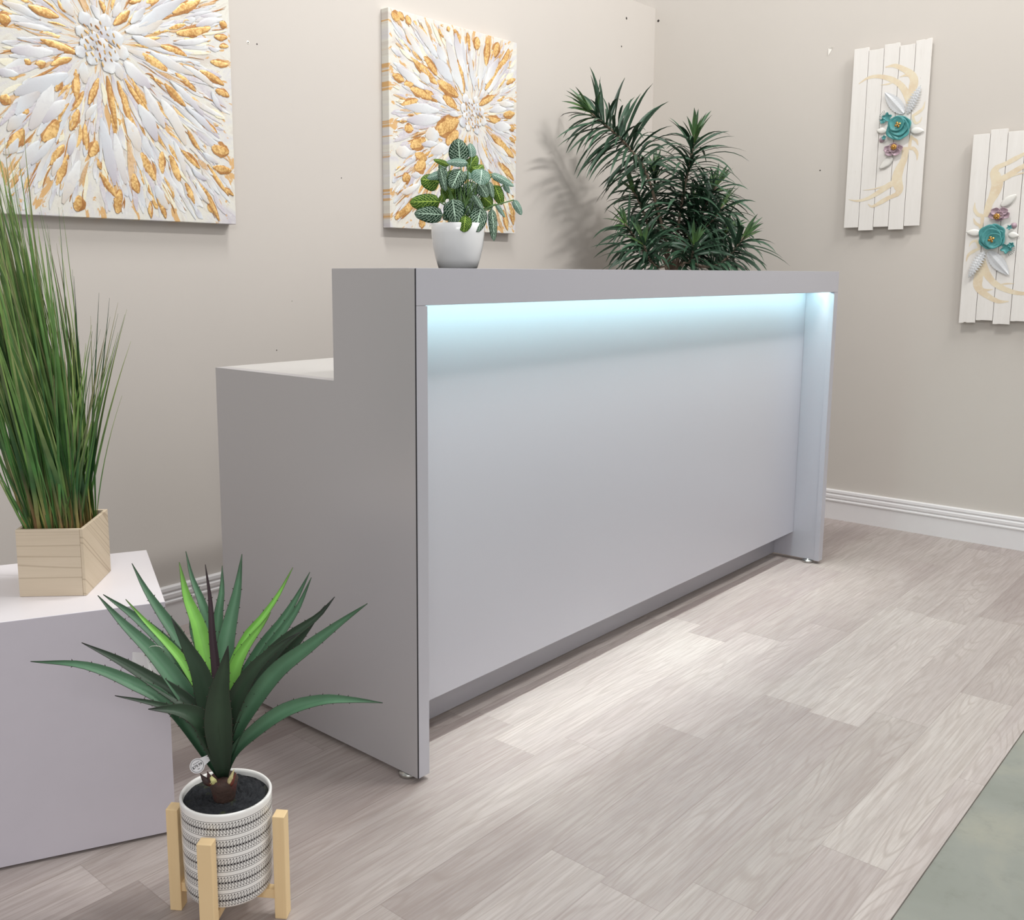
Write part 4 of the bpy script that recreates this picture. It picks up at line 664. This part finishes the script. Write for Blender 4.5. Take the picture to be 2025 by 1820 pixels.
def panel(Yl,Zb,flip,label):
    # local frame: u to the right (-Y), v up, w out of the wall (-X); flip = hung upside down
    Wd,Hd=.305,.728; X0=XW-.0005; TH=.028
    def F(u,v,w=0.):
        if flip: u,v=Wd-u,Hd-v
        return V((X0-w,Yl-u,Zb+v))
    rt=root('wall_plank_panel',tuple(V((X0-TH/2,Yl-Wd/2,Zb-.013))),label,'wall art',group='white plank panels with metal flowers')
    bw=Wd/5
    for i in range(5):
        s=-.013 if i%2 else 0.
        b=MB(); lo=(i*bw+.0009,s); hi=((i+1)*bw-.0009,Hd+s)
        pl=[lo,(hi[0],lo[1]),hi,(hi[0]-.012,hi[1]+.0005),(hi[0]-.02,hi[1]-.001),(lo[0],hi[1])]
        if i==4: pl=[lo,(hi[0],lo[1]),hi,(hi[0]-.017,hi[1]-.0015),(hi[0]-.019,hi[1]-.004),(hi[0]-.024,hi[1]-.0045),(hi[0]-.03,hi[1]-.002),(hi[0]-.05,hi[1]-.003),(lo[0],hi[1]-.003)]
        b.prism(pl,lambda u,v,w:F(u,v,TH-.010+w*.010)); b.build('board',M_board,rt,bevel=.0009)
    for vz in (.12,.60):
        b=MB(); b.prism([(.02,vz),(Wd-.02,vz),(Wd-.02,vz+.04),(.02,vz+.04)],lambda u,v,w:F(u,v,w*(TH-.0102))); b.build('batten',M_board,rt)
    # painted antlers
    b=MB()
    for k,(pl,ws) in enumerate(ANT):
        P=smooth_path([(u,v,0) for u,v in pl],24); n=len(P)-1; vs=[]
        for i,p in enumerate(P):
            t=(P[min(i+1,n)]-P[max(i-1,0)]); t.normalize(); s=V((-t.y,t.x,0)); f=i/n*(len(ws)-1); j=min(len(ws)-2,int(f)); w=ws[j]*(1-(f-j))+ws[j+1]*(f-j)
            for u in(-1,1):
                q=p+s*u*w*.5; vs.append(F(q.x,q.y,TH+.00035+k*.00002))
        b.add(vs,[(2*i,2*i+1,2*i+3,2*i+2) for i in range(n)])
    b.build('painted_antlers',M_antler,rt)
    # flowers and leaves
    g=lambda k:FLW[k]
    def mleaf(a,c,w,mat,name,lift=.003,serr=0,rise=.003,fold=.10):
        a=V((a[0],a[1],0));c=V((c[0],c[1],0)); d=c-a; ln=d.length; t=d/ln; s=V((-t.y,t.x,0)); b=MB(); n=22 if serr else 12; vs=[]
        for i in range(n+1):
            f=i/n; pr=math.sin(math.pi*(.03+.96*f)**.85)**.8
            if serr: pr*=(1.0 if i%2==0 else serr)
            for u in(-1,-.5,0,.5,1):
                q=a+t*ln*f+s*u*w*.5*pr; vs.append(F(q.x,q.y,TH+lift+rise*math.sin(f*2.2)*.8-fold*abs(u)*w*.5*pr*.5+(.0016 if u==0 else 0)+.0015))
        b.add(vs,[(i*5+j,i*5+j+1,i*5+j+6,i*5+j+5) for i in range(n) for j in range(4)],0,smooth=not serr); return b.build(name,mat,rt,solid=.0008)
    def disk(c,r,lift,cup,mat,name,ruf=.05,nr=6,k=36,sq=1.,rot=0.,tilt=(0,0),part=1.,lobes=5,par=None):
        b=MB(); vs=[]; 
        for i in range(nr+1):
            rr=r*i/nr
            for j in range(k):
                th=6.28318*j/k; q=rr*(1+ruf*math.sin(lobes*th+rot)*(i/nr)**2)
                x=q*math.cos(th);y=q*math.sin(th)*sq
                vs.append(F(c[0]+x,c[1]+y,TH+lift+cup*(i/nr)**2+tilt[0]*x+tilt[1]*y+ruf*.05*r*math.sin(11*th+rot)*(i/nr)))
        b.add(vs,[(i*k+j,i*k+(j+1)%k,(i+1)*k+(j+1)%k,(i+1)*k+j) for i in range(nr) for j in range(k)],0,smooth=True); return b.build(name,mat,par or rt,solid=.001)
    mleaf(g('f1'),g('f1b'),.052,M_silver,'metal_leaf',serr=.86); mleaf(g('f2'),g('f2b'),.044,M_silver,'fern_leaf',serr=.42,rise=.012)
    mleaf(g('lA'),g('lA2'),.024,M_ivory,'metal_leaf'); mleaf(g('lB'),g('lB2'),.028,M_ivory,'metal_leaf'); mleaf(g('lC'),g('lC2'),.032,M_ivory,'metal_leaf')
    # stems and buds
    bu=g('bud'); disk((bu[0],bu[1]),.017,.006,.006,M_teal,'bud_petal',.25); disk((bu[0]-.016,bu[1]-.012),.010,.006,.006,M_teal,'bud_petal',.2)
    b=MB()
    for k in range(7):
        th=2.0+k*.22; p=(bu[0]+.012*math.cos(th),bu[1]+.012*math.sin(th)); q=(bu[0]+.030*math.cos(th),bu[1]+.030*math.sin(th)); b.tube([F(p[0],p[1],TH+.010),F(q[0],q[1],TH+.013)],.0006,5)
        disc(b,F(q[0],q[1],TH+.013),(-1,0,0),.0014,0,.001,8)
    b.build('stamens',plain('dark_teal',srgb(60,84,84),.5),rt)
    b2=g('bud2'); disk(b2,.0105,.008,-.006,M_purple,'bud',.04); disk((b2[0]+.012,b2[1]+.007),.008,.012,.003,M_teal,'bud_sepal',.3)
    tc=g('teal'); dcn=g('disc')
    tf=disk((tc[0]+.002,tc[1]+.002),.036,.0145,.007,M_teal,'teal_flower',.03,rot=2.)
    for k in range(4):
        th=k*1.5708+.6+(.3 if flip else 0); disk((tc[0]+.013*math.cos(th),tc[1]+.013*math.sin(th)-.002),.037,.008+.0015*k,.008,M_teal,'petal',.05,rot=k*1.3,tilt=(.05*math.cos(th),.05*math.sin(th)),par=tf)
    disk(dcn,.030,.018,.007,M_teal,'petal',.025,rot=.5,par=tf)
    pc_=g('purple')
    pf=disk((pc_[0],pc_[1]+.004),.017,.012,.007,M_purple,'mauve_flower',.08,sq=.85,rot=1.)
    for k in range(5):
        th=k*1.2566+.3; disk((pc_[0]+.021*math.cos(th),pc_[1]+.013*math.sin(th)),.0175,.007+.001*k,.006,M_purple,'petal',.07,sq=.8,rot=k,par=pf)
    def gcen(c,s,lift,k,par):
        b=MB()
        for i in range(k):
            th=i*6.28318/k+.4; q=(c[0]+s*math.cos(th),c[1]+s*math.sin(th)); w=s*.42
            vs=[F(c[0],c[1],TH+lift+.003),F(q[0]-w*math.sin(th)-s*.35*math.cos(th),q[1]+w*math.cos(th)-s*.35*math.sin(th),TH+lift+.005),F(q[0],q[1],TH+lift+.002),F(q[0]+w*math.sin(th)-s*.35*math.cos(th),q[1]-w*math.cos(th)-s*.35*math.sin(th),TH+lift+.005)]
            b.add(vs,[(0,1,2,3)],0,smooth=True)
        disc(b,F(c[0],c[1],TH+lift+.004),(-1,0,0),s*.3,0,.004,10); b.build('gold_centre',M_gold,par,solid=.0012)
    gcen(g('gold'),.0135,.026,4,tf); gcen(g('pgold'),.0125,.021,7,pf)
    b=MB()
    for k in range(8):
        th=k*.7854; c=g('pgold'); b.tube([F(c[0],c[1],TH+.02),F(c[0]+.015*math.cos(th),c[1]+.013*math.sin(th),TH+.028)],.0007,5)
    b.build('gold_stamens',M_gold,pf)
panel(.251,1.276,False,'white plank wall panel with flowers, the higher one nearer the room corner')
panel(-.230,.888,True,'white plank wall panel with flowers, the lower one at the right edge of view')
# ------------------------------------------------------------------ lights, world, camera
w=bpy.data.worlds.new('world'); bpy.context.scene.world=w; w.use_nodes=True
w.node_tree.nodes['Background'].inputs[0].default_value=WCOL; w.node_tree.nodes['Background'].inputs[1].default_value=WSTR
def area(name,loc,target,sx,sy,pw,c):
    l=bpy.data.lights.new(name,'AREA'); l.shape='RECTANGLE'; l.size=sx; l.size_y=sy; l.energy=pw; l.color=c
    o=bpy.data.objects.new(name,l); COL.objects.link(o); o.location=loc; o.rotation_euler=(V(target)-V(loc)).to_track_quat('-Z','Y').to_euler(); return o
for i,a in enumerate(LIGHTS): area('ceiling_and_fill_%d'%i,*a)  # overhead lamps, then the added fill, which is no ceiling fixture
for nm,yy,pw,sp,cc in (('led_strip_light',.045,LEDP,180,(.72,1.,.99)),('led_floor_fill',.032,LEDF,46,(.95,1.,.97))):  # the narrow second lamp is added to brighten the floor below the strip
    ll=area(nm,(L/2,yy,1.0285),(L/2,yy-.012,0.),L-2*T-.01,.006,pw,cc); ll.data.spread=math.radians(sp)
cam=bpy.data.cameras.new('camera'); co=bpy.data.objects.new('camera',cam); COL.objects.link(co)
r,u,f=V(CAM['r']),V(CAM['u']),V(CAM['f']); co.matrix_world=Matrix(((r.x,u.x,-f.x,CAM['pos'][0]),(r.y,u.y,-f.y,CAM['pos'][1]),(r.z,u.z,-f.z,CAM['pos'][2]),(0,0,0,1)))
cam.sensor_fit='HORIZONTAL'; cam.sensor_width=36.; cam.lens=CAM['fl']/2025*36; cam.shift_x=(1012.5-CAM['cx'])/2025; cam.shift_y=(CAM['cy']-910)/2025; cam.clip_start=.02
bpy.context.scene.camera=co
sc=bpy.context.scene; sc.view_settings.view_transform='Standard'; sc.view_settings.look='None'; sc.view_settings.exposure=EXPO; sc.view_settings.gamma=1.
